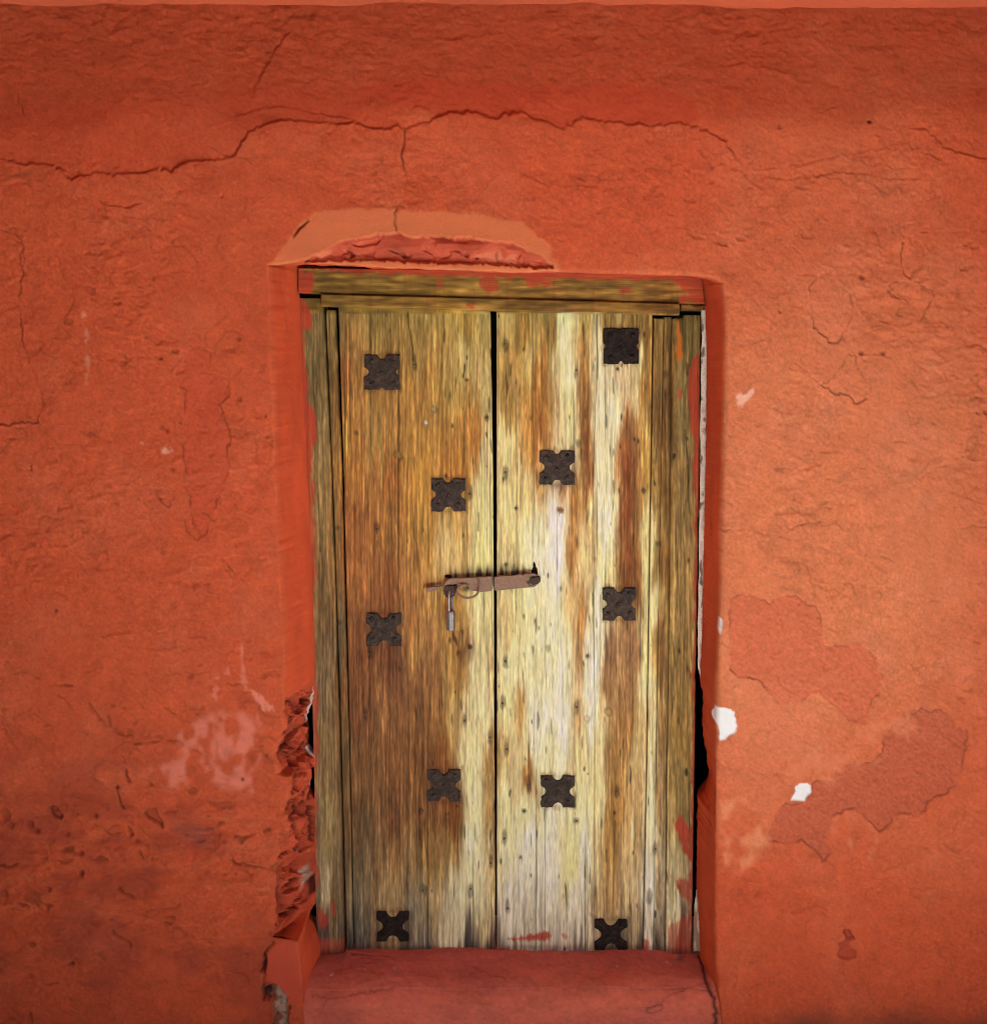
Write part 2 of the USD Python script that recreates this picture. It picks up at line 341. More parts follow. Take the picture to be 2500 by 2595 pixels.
recess(Q([(720, 1255), (790, 1210), (860, 1100), (905, 1080), (930, 1150), (960, 1210), (985, 1270), (970, 1330), (930, 1360), (870, 1310), (800, 1310), (750, 1275)]), 2.2, .6, 6, 54)
for l_, a_ in (([(560, 490), (620, 540), (640, 590), (690, 610)], 2.5), ([(750, 520), (790, 480), (850, 410), (880, 395)], 2.2), ([(1310, 640), (1360, 650), (1430, 690), (1480, 580)], 2.2), ([(960, 970), (1050, 940), (1100, 930)], 2.2),
               ([(620, 1180), (680, 1220), (720, 1255)], 2), ([(800, 1530), (860, 1515)], 3.5), ([(480, 1710), (560, 1720), (580, 1690)], 2), ([(870, 1720), (920, 1705), (980, 1720), (1080, 1745)], 2), ([(1210, 1470), (1260, 1460)], 3),
               ([(1270, 1760), (1340, 1720), (1430, 1690)], 1.6), ([(160, 1890), (230, 1910)], 2.5), ([(1130, 1565), (1190, 1570)], 2.5), ([(1500, 1880), (1560, 1820), (1600, 1740)], 2)):
    crack(Q(l_), a_, 1.9, 4, 500 + int(l_[0][0]), .2)
for u, v, r in ((950, 657, 9), (945, 1080, 8), (1068, 1078, 7), (1575, 1408, 7), (1620, 1405, 9), (490, 850, 6), (1175, 467, 5)): pit(*Q([(u, v)])[0], r * .46 * 1.5, 4.5, None, .35)
def scuff(pts, color, amount, soft=6, seed=0, wl=(10, 8), thr=.1):
    p = jag(pts, 5, seed, True)
    tex = sstep(thr - .7, thr + .7, fbm(RN, wl, 600 + seed, 3, .7))
    tintpoly(p, color, amount, soft, tex=tex)
dust = srgb(236, 190, 160); white = srgb(236, 238, 232)
scuff(Q([(245, 1290), (290, 1310), (355, 1270), (330, 1330), (290, 1360), (275, 1395), (255, 1350)]), dust, .9, 3, 1, thr=-.5)
scuff(Q([(445, 1375), (470, 1370), (465, 1390), (450, 1390)]), dust, .6, 3, 2); scuff(Q([(490, 1400), (515, 1395), (515, 1420), (495, 1420)]), dust, .5, 3, 3)
R5 = lambda pts: tr(1700, 1300, .4237, pts)
R6 = lambda pts: tr(1700, 1895, .4237, pts)
recess(R5([(350, 510), (430, 480), (600, 540), (640, 490), (740, 490), (860, 560), (900, 620), (905, 700), (915, 790), (1000, 800), (1120, 780), (1240, 870), (1230, 930), (1275, 975), (1250, 1080), (1205, 1130), (1165, 1275), (1060, 1240), (990, 1165),
           (920, 1120), (890, 1070), (850, 1085), (770, 1140), (640, 1140), (520, 1000), (400, 980), (345, 935)]), 1.5, 1.1, 4.5, 55, srgb(204, 104, 70), .6, wl=2.6)
recess(R5([(310, 1400), (400, 1250), (420, 1060), (520, 1010), (640, 1140), (770, 1140), (850, 1160), (890, 1210), (945, 1320), (910, 1370), (860, 1390), (840, 1475), (780, 1460), (740, 1450), (680, 1490), (610, 1565), (650, 1600), (710, 1650), (690, 1710), (630, 1760), (575, 1840), (540, 1790), (470, 1780), (450, 1675), (370, 1680), (310, 1700)]),
       -1.3, 1.0, 4.5, 56, srgb(214, 124, 84), .4, wl=2.6)
recess(R6([(1750, 90), (1730, 170), (1700, 240), (1640, 290), (1570, 310), (1540, 350), (1535, 390), (1480, 420), (1410, 405), (1340, 410), (1330, 460), (1290, 500), (1250, 520), (1220, 480), (1180, 440), (1130, 400), (1110, 375), (1060, 385), (970, 425), (945, 500), (945, 545),
           (915, 560), (970, 620), (930, 685), (905, 690), (870, 630), (830, 600), (790, 560), (700, 590), (640, 575), (580, 570), (575, 540), (605, 480), (640, 390), (690, 340), (740, 350), (800, 330), (845, 290), (850, 230), (920, 205), (980, 205), (1000, 150), (1060, 115),
           (1150, 105), (1220, 90), (1270, 35), (1280, 0), (1275, -45), (1340, -140), (1380, -115), (1440, -180), (1500, -240), (1540, -215), (1620, -225), (1690, -165), (1710, -125), (1775, -115), (1770, -40)]), 2.8, 1.5, 4.5, 57, srgb(188, 98, 68), .7, wl=2.6)
scuff(R5([(1000, 1290), (1250, 1260), (1440, 1220), (1480, 1290), (1380, 1400), (1250, 1500), (1050, 1560), (980, 1640), (700, 1640), (660, 1560), (860, 1420)]), srgb(226, 142, 100), .5, 10, 4, (26, 22), -.3)
scuff(R6([(960, 440), (1060, 400), (1180, 460), (1240, 560), (1200, 680), (1080, 720), (980, 600)]), srgb(226, 142, 108), .5, 14, 5, (30, 20), 0)
scuff(R6([(300, 330), (440, 290), (470, 400), (570, 460), (600, 560), (500, 700), (320, 800)]), srgb(232, 158, 110), .65, 12, 6, (30, 20), -.4)
WHITE = [jag(R5([(250, 1190), (290, 1165), (330, 1168), (380, 1188), (382, 1225), (398, 1278), (375, 1322), (345, 1335), (325, 1358), (292, 1366), (290, 1300), (270, 1250)]), 2, 58, True, 5),
         jag(R5([(276, 612), (306, 640), (300, 725), (290, 722), (282, 680)]), 1.5, 59, True, 5),
         jag(R6([(720, 330), (722, 318), (742, 288), (750, 240), (770, 226), (822, 222), (846, 240), (845, 285), (820, 305), (805, 335), (750, 330)]), 2.5, 60, True, 5)]
for p in WHITE:
    win, s_ = tintpoly(p, white, 1.0, 1.5)
    m_ = sstep(-1.6, 1.6, s_); flat = ndimage.gaussian_filter(H[win], 12)
    H[win] += (flat - 2.4 + .12 * noise(RN, 5, 77)[win] - H[win]) * m_
recess(R6([(1040, 1090), (1070, 1095), (1100, 1150), (1060, 1165), (1080, 1200), (1105, 1220), (1110, 1265), (1040, 1275), (1000, 1255), (1010, 1200), (1000, 1180), (1050, 1150)]), 6, 1.0, 4, 63, srgb(160, 62, 44), .6)
for l_, a_, w_ in (([(740, 910), (730, 930), (710, 950)], 6, 3), ([(735, 990), (705, 1025)], 6, 4), ([(345, 1290), (365, 1305)], 9, 4), ([(380, 1310), (400, 1350), (395, 1400), (370, 1440)], 5, 3), ([(470, 1445), (500, 1425), (540, 1415)], 5, 3), ([(470, 1445), (480, 1560), (495, 1640)], 3, 2),
                   ([(1215, 780), (1250, 800), (1350, 785)], 2, 2), ([(820, 830), (840, 840)], 4, 3), ([(600, 910), (700, 935)], 3, 2), ([(480, 730), (600, 790), (640, 820)], 2.5, 1.8), ([(800, 1150), (810, 1060), (870, 1030), (920, 1130)], 1.6, 1.6), ([(1360, 1140), (1400, 1160), (1480, 1060), (1520, 1000)], 1.8, 1.8),
                   ([(1790, 1450), (1840, 1410)], 6, 3.5), ([(1755, 405), (1780, 390)], 6, 4), ([(1690, 520), (1720, 450), (1760, 410)], 2.5, 2), ([(1030, 1290), (1045, 1400), (1010, 1450)], 2, 2), ([(500, 900), (540, 850), (620, 830)], 2, 2), ([(370, 900), (450, 860), (460, 800), (400, 750)], 2, 1.6)):
    crack(R6(l_), a_, w_ * .7, 4, 700 + int(l_[0][0]), .3)
for l_, a_ in (([(1050, 690), (1000, 715), (940, 695)], 2.5), ([(550, 165), (620, 165), (740, 80), (830, 45)], 3.0), ([(560, 325), (620, 340)], 2.5), ([(640, 390), (680, 375)], 2), ([(1390, 545), (1480, 545), (1600, 530)], 1.8), ([(1740, 90), (1800, 75), (1888, 85)], 3), ([(1620, 265), (1700, 262)], 2.5), ([(1760, 1010), (1840, 945), (1888, 945)], 2.5),
               ([(350, 935), (400, 980), (510, 990)], 3), ([(300, 775), (340, 780)], 2.5), ([(1250, 250), (1330, 290)], 2)):
    crack(R5(l_), a_, 2.0, 4, 800 + int(l_[0][0]), .25)
ledge(R6([(560, 1640), (640, 1580), (700, 1620), (790, 1600), (890, 1575), (1000, 1600), (1080, 1640)]), 4, 40, 1, 6, 64)
ledge(R6([(1370, 1580), (1375, 1520), (1440, 1545), (1530, 1550), (1590, 1590), (1600, 1660)]), 5, 40, -1, 6, 65)
ledge(R6([(1600, 1560), (1700, 1520), (1800, 1530), (1920, 1500)]), 5, 50, 1, 6, 66)
grime = sstep(2520, 2640, rv + 22 * fbm(RN, 40, 75, 3) - .035 * (ru - 2100)) * sstep(1850, 2050, ru)
C += (srgb(110, 70, 52) - C) * (.75 * grime)[..., None]

# left side
L = lambda pts: tr(0, 500, .408, pts)
L2 = lambda pts: tr(0, 1300, .397, pts)
L3 = lambda pts: tr(0, 1895, .450, pts)
recess(L([(1220, 830), (1250, 880), (1290, 920), (1320, 1010), (1300, 1075), (1340, 1090), (1430, 1130), (1430, 1240), (1370, 1290), (1400, 1380), (1435, 1460), (1435, 1520), (1420, 1600), (1440, 1680), (1400, 1740), (1395, 1800), (1350, 1880), (1290, 2080), (1230, 2110), (1190, 1950), (1175, 1800), (1150, 1660),
          (1140, 1580), (1150, 1480), (1150, 1300), (1160, 1200), (1100, 1130), (1100, 1065), (1150, 1030), (1200, 900)]), 1.8, .5, 6, 80, srgb(196, 82, 54), .4)
recess(L([(0, 195), (100, 230), (145, 265), (150, 330), (140, 400), (125, 650), (150, 900), (210, 1040), (260, 1200), (280, 1260), (250, 1400), (-80, 1420), (-80, 195)]), 2.2, .5, 5, 81)
recess(L([(970, 1815), (1030, 1800), (1090, 1850), (1055, 1925), (985, 1865)]), 2.4, .3, 3, 82)
recess(L2([(1180, 20), (1190, 110), (1260, 170), (1300, 155), (1380, 60), (1300, -10)]), 1.6, .5, 4, 83)
recess(L2([(1420, 290), (1500, 270), (1540, 270), (1600, 310), (1600, 370), (1520, 440), (1490, 380)]), 2.8, .4, 4, 84)
for u, v, r, d in ((1095, 955, 16, 3), (1005, 998, 9, 5), (1490, 1250, 16, 4), (1490, 880, 12, 3.5), (1080, 1690, 12, 4), (1130, 1400, 8, 3), (195, 1665, 9, 6), (195, 1690, 7, 6), (1010, 1425, 17, 4), (1040, 1440, 10, 4), (440, 775, 22, 2.5), (780, 1025, 20, 3), (330, 1555, 6, 4), (1655, 1355, 12, 4)):
    pit(*L([(u, v)])[0], r * .45, d)
for l_, a_ in (([(560, 975), (640, 1010), (740, 1000), (800, 1035)], 2.5), ([(1460, 1105), (1500, 1070), (1580, 1020)], 2.2), ([(350, 330), (375, 420), (410, 460)], 2.2), ([(220, 440), (280, 465), (300, 500), (335, 515)], 2), ([(70, 1435), (180, 1425), (200, 1405)], 2.5), ([(0, 1505), (120, 1490), (210, 1480)], 2), ([(200, 1640), (270, 1610)], 2), ([(1420, 590), (1530, 600)], 1.6), ([(940, 1350), (980, 1345)], 2)):
    crack(L(l_), a_, 1.9, 4, 1000 + int(l_[0][0]), .2)
scuff(L([(1005, 1560), (1040, 1535), (1080, 1560), (1060, 1595), (1015, 1590)]), dust, .6, 4, 11, thr=-.2); scuff(L([(870, 1525), (890, 1515), (895, 1535)]), dust, .5, 3, 12); scuff(L([(515, 730), (530, 705), (550, 740), (520, 750)]), dust, .35, 4, 13)
scuff(L([(535, 780), (555, 780), (570, 1100), (550, 1150)]), dust, .3, 4, 14)
for l_, a_, w_ in (([(95, 1020), (140, 1005), (200, 1025), (260, 1055)], 5, 3), ([(0, 1050), (50, 1080)], 4, 3), ([(340, 1100), (400, 1092), (470, 1095)], 5, 3), ([(380, 1150), (420, 1190), (460, 1240)], 4, 3), ([(570, 1215), (600, 1260), (640, 1320), (700, 1370), (780, 1420), (850, 1420)], 7, 4.5), ([(690, 1300), (700, 1360), (780, 1400)], 6, 4),
                   ([(860, 1470), (960, 1460), (1050, 1450), (1130, 1450), (1180, 1480), (1240, 1510), (1300, 1540)], 6, 3), ([(775, 1555), (795, 1580), (800, 1640), (805, 1700), (825, 1715)], 11, 4.5), ([(825, 1505), (835, 1530)], 8, 4), ([(1000, 1020), (1100, 1028), (1200, 1020), (1260, 1030), (1340, 1015)], 3, 2.2), ([(1620, 1070), (1700, 1025), (1780, 1010)], 4, 2.5),
                   ([(1440, 1090), (1550, 1090)], 3, 2), ([(960, 870), (1080, 870), (1160, 900)], 3, 2.2), ([(680, 800), (760, 785)], 2.5, 2.2), ([(990, 770), (1060, 765)], 2.5, 2.2), ([(360, 505), (440, 535)], 2.5, 2), ([(25, 1380), (60, 1450), (110, 1510)], 4, 4), ([(1050, 1240), (1120, 1280)], 4, 2.5), ([(1250, 1275), (1310, 1275)], 4, 2.5), ([(1700, 1350), (1750, 1340)], 3, 2), ([(430, 1720), (500, 1700)], 5, 5),
                   ([(1420, 1170), (1480, 1140), (1580, 1140)], 3.5, 2.4)):
    crack(L2(l_), a_, w_ * .8, 4, 1200 + int(l_[0][0]), .35)
for u, v, r, d in ((160, 490, 6, 4), (365, 618, 7, 5), (1545, 1698, 8, 6), (1695, 1555, 10, 5), (1210, 1045, 16, 3), (745, 1750, 10, 8)): pit(*L2([(u, v)])[0], r * .5, d)
pink = srgb(226, 138, 112)
scuff(L2([(1360, 1195), (1372, 1050), (1398, 1040), (1400, 1100), (1385, 1195)]), pink, .75, 4, 21, thr=-.6)
scuff(L2([(1435, 1030), (1440, 985), (1455, 980), (1465, 1030)]), pink, .7, 4, 22, thr=-.6)
scuff(L2([(1535, 830), (1548, 825), (1550, 950), (1570, 1000), (1575, 1130), (1555, 1140), (1540, 950)]), pink, .65, 4, 23, thr=-.4)
scuff(L2([(1590, 1130), (1610, 1125), (1690, 1180), (1755, 1250), (1745, 1290), (1690, 1270), (1630, 1200)]), pink, .9, 4, 24, (8, 5), -.3)
scuff(L2([(1635, 1280), (1650, 1280), (1660, 1400), (1640, 1400)]), pink, .5, 4, 25)
scuff(L2([(1150, 1330), (1340, 1280), (1560, 1260), (1680, 1400), (1690, 1560), (1760, 1600), (1750, 1800), (1500, 1790), (1300, 1700), (1100, 1760), (900, 1700), (980, 1620), (1170, 1560), (1130, 1440)]), pink, .75, 16, 26, (26, 18), .35)
scuff(L2([(1300, 1480), (1560, 1520), (1640, 1600), (1500, 1680), (1320, 1620)]), srgb(150, 84, 66), .5, 16, 27, (22, 22), .2)
scuff(L3([(900, 440), (1100, 420), (1250, 520), (1300, 580), (1050, 540)]), srgb(150, 84, 66), .55, 18, 28, (22, 22), -.1)
recess(L3([(805, 365), (850, 340), (880, 352), (890, 385), (912, 410), (918, 455), (880, 420), (840, 405)]), 8, .8, 3, 85, srgb(130, 52, 38), .4)
recess(L3([(270, 345), (300, 328), (345, 365), (340, 405), (300, 390)]), 7, 1, 4, 86, srgb(130, 52, 38), .4)
recess(L3([(585, 470), (600, 500), (650, 508), (690, 480), (700, 460), (640, 440)]), 3, .6, 4, 87)
recess(L3([(720, 445), (745, 460), (745, 500), (725, 515), (710, 490)]), 7, .8, 3, 88, srgb(130, 52, 38), .4)
ledge(L3([(700, 415), (780, 440), (830, 500), (870, 530), (905, 580), (925, 650), (950, 700), (970, 735), (1000, 712), (1050, 698), (1090, 705)]), 6, 50, 1, 5, 89)
ledge(L3([(130, 600), (180, 610), (230, 622), (270, 670), (290, 685)]), 5, 30, 1, 5, 90)
for l_, a_, w_ in (([(655, 215), (665, 300), (690, 345)], 7, 4), ([(0, 660), (50, 668), (95, 655)], 6, 4), ([(330, 640), (380, 645), (415, 625)], 4, 3), ([(660, 800), (700, 830), (740, 850), (800, 866)], 7, 5), ([(920, 945), (975, 952)], 7, 3.5), ([(925, 985), (1000, 995)], 5, 3.5), ([(970, 1015), (1010, 1025), (1040, 1060), (1060, 1030)], 6, 4), ([(640, 1030), (665, 1060), (690, 1075)], 9, 6), ([(720, 1090), (740, 1130)], 5, 4), ([(770, 1015), (815, 1030)], 6, 3),
                   ([(230, 1330), (280, 1338), (325, 1330)], 6, 3), ([(1290, 650), (1330, 670), (1420, 680), (1545, 705)], 8, 5), ([(1300, 640), (1320, 670)], 6, 4), ([(1210, 960), (1205, 880), (1185, 872)], 3, 2.5), ([(820, 920), (900, 920), (990, 900), (1020, 870), (1055, 880)], 3, 2.5), ([(1100, 1040), (1160, 1025), (1190, 1045)], 4, 3), ([(1165, 1080), (1185, 1100)], 6, 4), ([(1165, 440), (1230, 500), (1310, 555)], 2.5, 2),
                   ([(1280, 1250), (1340, 1275), (1385, 1290), (1400, 1320)], 2.5, 2), ([(100, 870), (120, 890), (150, 885)], 6, 6), ([(400, 385), (470, 380), (500, 400)], 3, 3), ([(780, 590), (800, 630)], 5, 4), ([(860, 590), (850, 635)], 6, 4), ([(1240, 780), (1270, 750), (1290, 755)], 3, 2.5), ([(1380, 710), (1410, 725), (1405, 770)], 4, 3), ([(800, 935), (825, 955)], 7, 4), ([(170, 1500), (175, 1560)], 6, 6)):
    crack(L3(l_), a_, w_ * .75, 4, 1400 + int(l_[0][0]) + int(l_[0][1]), .4)
for u, v, r, d in ((535, 385, 12, 6), (380, 490, 9, 5), (455, 600, 11, 5), (455, 710, 12, 6), (270, 800, 11, 5), (25, 385, 22, 5), (15, 825, 20, 5), (210, 890, 10, 6), (160, 900, 5, 5), (190, 905, 5, 5), (225, 910, 6, 5), (625, 970, 9, 5), (995, 355, 8, 4), (1362, 178, 7, 5), (1390, 1165, 5, 4), (1570, 525, 6, 4), (400, 1215, 10, 4), (1320, 720, 6, 4), (1275, 1305, 6, 3), (850, 210, 7, 4), (60, 440, 14, 4)):
    pit(*L3([(u, v)])[0], r * .55, d)
# the masonry block left of the step, the long joint beside it and the bare hole under it
R2 = lambda pts: tr(640, 2050, .278, pts)
crack(R2([(210, 1000), (150, 1130), (165, 1190), (190, 1230), (130, 1290), (110, 1320), (120, 1400), (75, 1470), (110, 1510), (95, 1590), (70, 1650), (95, 1730)]), 10, 4, 5, 95, .45)
recess(R2([(100, 1330), (128, 1330), (125, 1420), (112, 1500), (68, 1480), (85, 1420)]), 14, 2, 3, 96, srgb(150, 60, 44), .6)
hole = recess(R2([(150, 1600), (200, 1600), (250, 1640), (270, 1680), (330, 1680), (320, 1740), (345, 1800), (330, 1880), (325, 2000), (170, 2000), (200, 1860), (180, 1720), (100, 1740), (75, 1640)]), 20, 6, 5, 97, srgb(120, 84, 62), .75, wl=7)
win = window(hole, 5); ins_ = inside(hole, win); t_ = fbm(RN, 12, 98, 3, .7)[win]
C[win] += (srgb(196, 170, 140) - C[win]) * (ins_ * sstep(.3, 1.1, t_) * .8)[..., None]
C[win] += (srgb(40, 34, 30) - C[win]) * (ins_ * sstep(.4, 1.0, -t_) * .8)[..., None]
blk = jag(R2([(190, 1228), (415, 1208), (430, 1400), (450, 1560), (460, 1700), (345, 1760), (270, 1670), (200, 1590), (120, 1560), (130, 1400), (140, 1300)]), 1.5, 99, True)
win = window(blk, 15); d_, _ = seg_dist(blk, win, True); s_ = np.where(inside(blk, win), d_, -d_); m_ = sstep(-2, 3, s_)
flat = ndimage.gaussian_filter(H[win], 25)
H[win] += (flat + 3 - H[win]) * m_
C[win] += (srgb(204, 88, 60) * (1 + .04 * noise(RN, 12, 101))[win][..., None] - C[win]) * (.85 * m_)[..., None]
jy = sstep(1700, 1860, rv) * sstep(2400, 2350, rv) * sstep(560, 690, ru) * sstep(800, 790, ru)              # loose plaster beside the broken jamb
H -= jy * (2 + 3.0 * np.maximum(0, fbm(RN, (26, 18), 102, 3, .6)))
C = np.clip(C, .004, .92)

def sample(F, u, v, order=1):
    co = np.stack([(np.ravel(v) - V0) / ST, (np.ravel(u) - U0) / ST])
    return ndimage.map_coordinates(F, co, order=order, mode='nearest').reshape(np.shape(u))
def sample_c(u, v): return np.stack([sample(C[..., k], u, v) for k in range(3)], -1)

# ------------------------------------------------------------------ the outline of the doorway (photo pixels)
def curve(pts):
    p = np.array(pts, float)
    return lambda t: np.interp(t, p[:, 0], p[:, 1])
rng = np.random.default_rng(5)
EL_p = [(660, 680), (760, 684), (880, 690), (1100, 697), (1300, 703), (1500, 712), (1640, 720), (1745, 721), (1785, 719), (1802, 714), (1815, 722), (1826, 726), (1855, 722), (1863, 712), (1896, 706), (1926, 699), (1945, 711), (1965, 712), (1971, 733), (1994, 741), (2010, 737), (2026, 729), (2045, 722), (2063, 724),
        (2085, 730), (2106, 732), (2130, 729), (2142, 724), (2160, 708), (2175, 701), (2217, 699), (2250, 695), (2272, 691), (2310, 698), (2328, 700), (2350, 692), (2364, 690), (2379, 692), (2385, 752), (2392, 756), (2439, 760), (2484, 765), (2506, 768), (2900, 770)]
EL0 = curve(EL_p)
ELr = rng.normal(0, 1, 800); ELr = ndimage.gaussian_filter1d(ELr, 1.2) * 1.6
def EL(v): return EL0(v) + np.interp(v, np.arange(800) * 4.0 - 100, ELr) * (1 + 2.2 * sstep(1760, 1800, v) * sstep(2390, 2360, v))
ER0 = curve([(700, 1826), (712, 1829), (725, 1832), (800, 1837), (950, 1838), (1150, 1834), (1350, 1830), (1550, 1825), (1700, 1820), (1850, 1817), (2000, 1816), (2200, 1815), (2350, 1813), (2440, 1815), (2520, 1822), (2595, 1832), (2900, 1840)])
ERr = ndimage.gaussian_filter1d(rng.normal(0, 1, 800), 2) * 1.5
def ER(v): return ER0(v) + np.interp(v, np.arange(800) * 4.0 - 100, ERr)
ETr = ndimage.gaussian_filter1d(rng.normal(0, 1, 800), 2) * 1.6
ET0 = curve([(640, 675), (680, 673), (750, 665), (888, 671), (986, 679), (1142, 683), (1280, 689), (1420, 689), (1535, 692), (1732, 696), (1785, 700), (1805, 703), (1818, 708), (1826, 716), (1900, 718)])
def ET(u): return ET0(u) + np.interp(u, np.arange(800) * 4.0 + 200, ETr) * sstep(1800, 1770, u)
EL_TOP, ER_TOP = float(EL(673.0)), 1826.0
V_TOP_L, V_TOP_R = 673.0, 716.0
BL = curve([(660, 757), (1000, 768), (1300, 785), (1600, 795), (1760, 799), (1775, 792), (1800, 786), (1900, 786), (1918, 798), (1938, 798), (1950, 791), (2010, 790), (2025, 800), (2200, 802), (2290, 800), (2300, 788), (2330, 782), (2352, 800), (2400, 812), (2900, 816)])
BR = curve([(700, 1777), (760, 1785), (900, 1789), (1200, 1785), (1500, 1779), (1700, 1774), (1722, 1774), (1745, 1778), (1780, 1782), (1850, 1780), (1910, 1790), (1945, 1797), (1970, 1796), (2000, 1786), (2020, 1770), (2040, 1767), (2200, 1764), (2260, 1764), (2330, 1768), (2430, 1772), (2520, 1780), (2900, 1790)])
BR_ = BR; BRr = ndimage.gaussian_filter1d(np.random.default_rng(15).normal(0, 1, 1600), .8) * 2.6
def BR(v): return BR_(v) + np.interp(v, np.arange(1600) * 2.5 - 100, BRr) * (.25 + 1.0 * sstep(1700, 1740, v) * sstep(2120, 2060, v))
DEP = .17
def wall_y(u, v, edge=True):
    """surface of the wall: relief plus the rounded arris round the doorway"""
    y = -sample(H, u, v) / 1000.0
    du = np.where(v > ET0(np.clip(u, 680, 1826)) - 3, np.minimum(np.abs(u - EL(v)), np.abs(u - ER(v))), 1e3)
    du = np.minimum(du, np.where((u > 678) & (u < 1828), np.abs(v - ET(u)), 1e3))
    r = np.where(u < 1250, 7.0, 13.0); r = np.where(v > 2500, 2.0, r)
    r = np.where((v > 1790) & (v < 2370) & (u < 1000), 16.0, r)
    t = np.clip(1 - du / r, 0, 1)
    return y + (1 - np.sqrt(1 - t * t * .98)) * r * .0009

# ------------------------------------------------------------------ materials
def tinted(name, rough=.85, spec=.3, bump_scale=420, bump=.25, dist=.0015, speck=.06, stretch=(1, 1, 1), coarse=0.0):
    return usdkit.material(stage, '/World/Looks/' + name, {
        'a': ('attribute', {'attribute': 'tint'}), 'tc': ('texture_coordinate', {}), 'mp': ('mapping', {'scale': stretch}),
        'n': ('noise_texture', {'scale': bump_scale, 'detail': 4.0, 'roughness': .65}),
        'n2': ('noise_texture', {'scale': bump_scale * .23, 'detail': 3.0, 'roughness': .6}),
        'r': ('map_range', {'from_min': .3, 'from_max': .7, 'to_min': 1 - speck * 2.2, 'to_max': 1 + speck * 1.6}),
        'm': ('mix_color', {'blend_type': 'multiply', 'fac': 1.0, 'use_clamp': False}),
        'ad': ('math', {'math_type': 'multiply_add', 'value2': coarse}),
        'b': ('bump', {'strength': bump, 'distance': dist}),
        'p': ('principled_bsdf', {'roughness': rough, 'specular_ior_level': spec, 'diffuse_roughness': .6})},
        [('tc.object', 'mp.vector'), ('mp.vector', 'n.vector'), ('mp.vector', 'n2.vector'), ('n.fac', 'r.value'), ('a.color', 'm.a'), ('r.result', 'm.b'), ('m.result', 'p.base_color'),
         ('n2.fac', 'ad.value1'), ('n.fac', 'ad.value3'), ('ad.value', 'b.height'), ('b.normal', 'p.normal')], surface='p.BSDF')
M_wall = tinted('red_plaster', .9, .2, 520, .6, .002, .10, coarse=1.5)
M_wood = tinted('weathered_wood', .75, .25, 620, .6, .0014, .15, (1, 1, .04), coarse=.8)
M_wood_h = tinted('weathered_wood_lintel', .75, .25, 620, .6, .0014, .15, (.04, 1, 1), coarse=.8)
M_pale = tinted('broken_plaster', .95, .1, 300, .8, .003, .12, coarse=2)
def plain(name, color, rough=.6, metal=0.0, spec=.4, scale=150, var=.25, bump=.4, dist=.001, color2=None):
    c = np.array(color, float); c2 = np.array(color2 if color2 is not None else c * (1 + var), float)
    return usdkit.material(stage, '/World/Looks/' + name, {
        'tc': ('texture_coordinate', {}), 'n': ('noise_texture', {'scale': scale, 'detail': 5.0, 'roughness': .7}), 'n2': ('noise_texture', {'scale': scale * 4, 'detail': 3.0}),
        'c': ('rgb_ramp', {'ramp': [(.32, tuple(c * (1 - var))), (.5, tuple(c)), (.68, tuple(c2))]}), 'b': ('bump', {'strength': bump, 'distance': dist}),
        'p': ('principled_bsdf', {'roughness': rough, 'metallic': metal, 'specular_ior_level': spec})},
        [('tc.object', 'n.vector'), ('tc.object', 'n2.vector'), ('n.fac', 'c.fac'), ('c.color', 'p.base_color'), ('n2.fac', 'b.height'), ('b.normal', 'p.normal')], surface='p.BSDF')
M_iron = plain('dark_iron', (.052, .038, .027), .7, .0, .18, 90, .5, .8, .003, (.105, .072, .05))
M_iron_black = plain('black_iron', (.018, .012, .009), .72, .0, .18, 90, .5, .8, .003, (.05, .03, .02))
M_latch = plain('rusty_latch', (.27, .165, .10), .7, .0, .3, 220, .22, .4, .0008)
M_staple = plain('brown_staple', (.06, .026, .016), .65, .0, .3, 200, .4, .5)
M_steel = plain('padlock_steel', (.40, .38, .34), .42, .6, .5, 200, .2, .2, .0004)
M_steel2 = plain('padlock_body', (.22, .21, .185), .5, .4, .5, 160, .25, .3, .0005)
M_nail = plain('nail_head', (.16, .10, .065), .55, .3, .4, 400, .4, .3)
M_dark = plain('dark_room', (.012, .010, .009), .95, 0, .1, 20, .2)
M_ground = plain('stone_paving', (.375, .40, .405), .9, 0, .2, 6, .14, .5, .01)
M_shade_wall = plain('shade_wall_plaster', tuple(srgb(128, 62, 44)), .9, 0, .2, 14, .10, .35, .006)  # dark plaster of the added side walls and pier
M_lime = plain('yard_limewash', (.24, .24, .245), .95, 0, .1, 9, .10, .3, .006)

# ------------------------------------------------------------------ ground and porch
g = 40.0
gx = np.concatenate([np.linspace(-g, -3, 12), np.linspace(-2.8, 2.8, 30), np.linspace(3, g, 12)])
gy = np.concatenate([np.linspace(-g, -4, 10), np.linspace(-3.8, .4, 24)])
XX, YY = np.meshgrid(gx, gy)
put('ground', np.stack([XX, YY, np.zeros_like(XX)], -1).reshape(-1, 3), gridfaces(len(gy), len(gx)), M_ground, kind='structure', label='pale stone paving in front of the house')

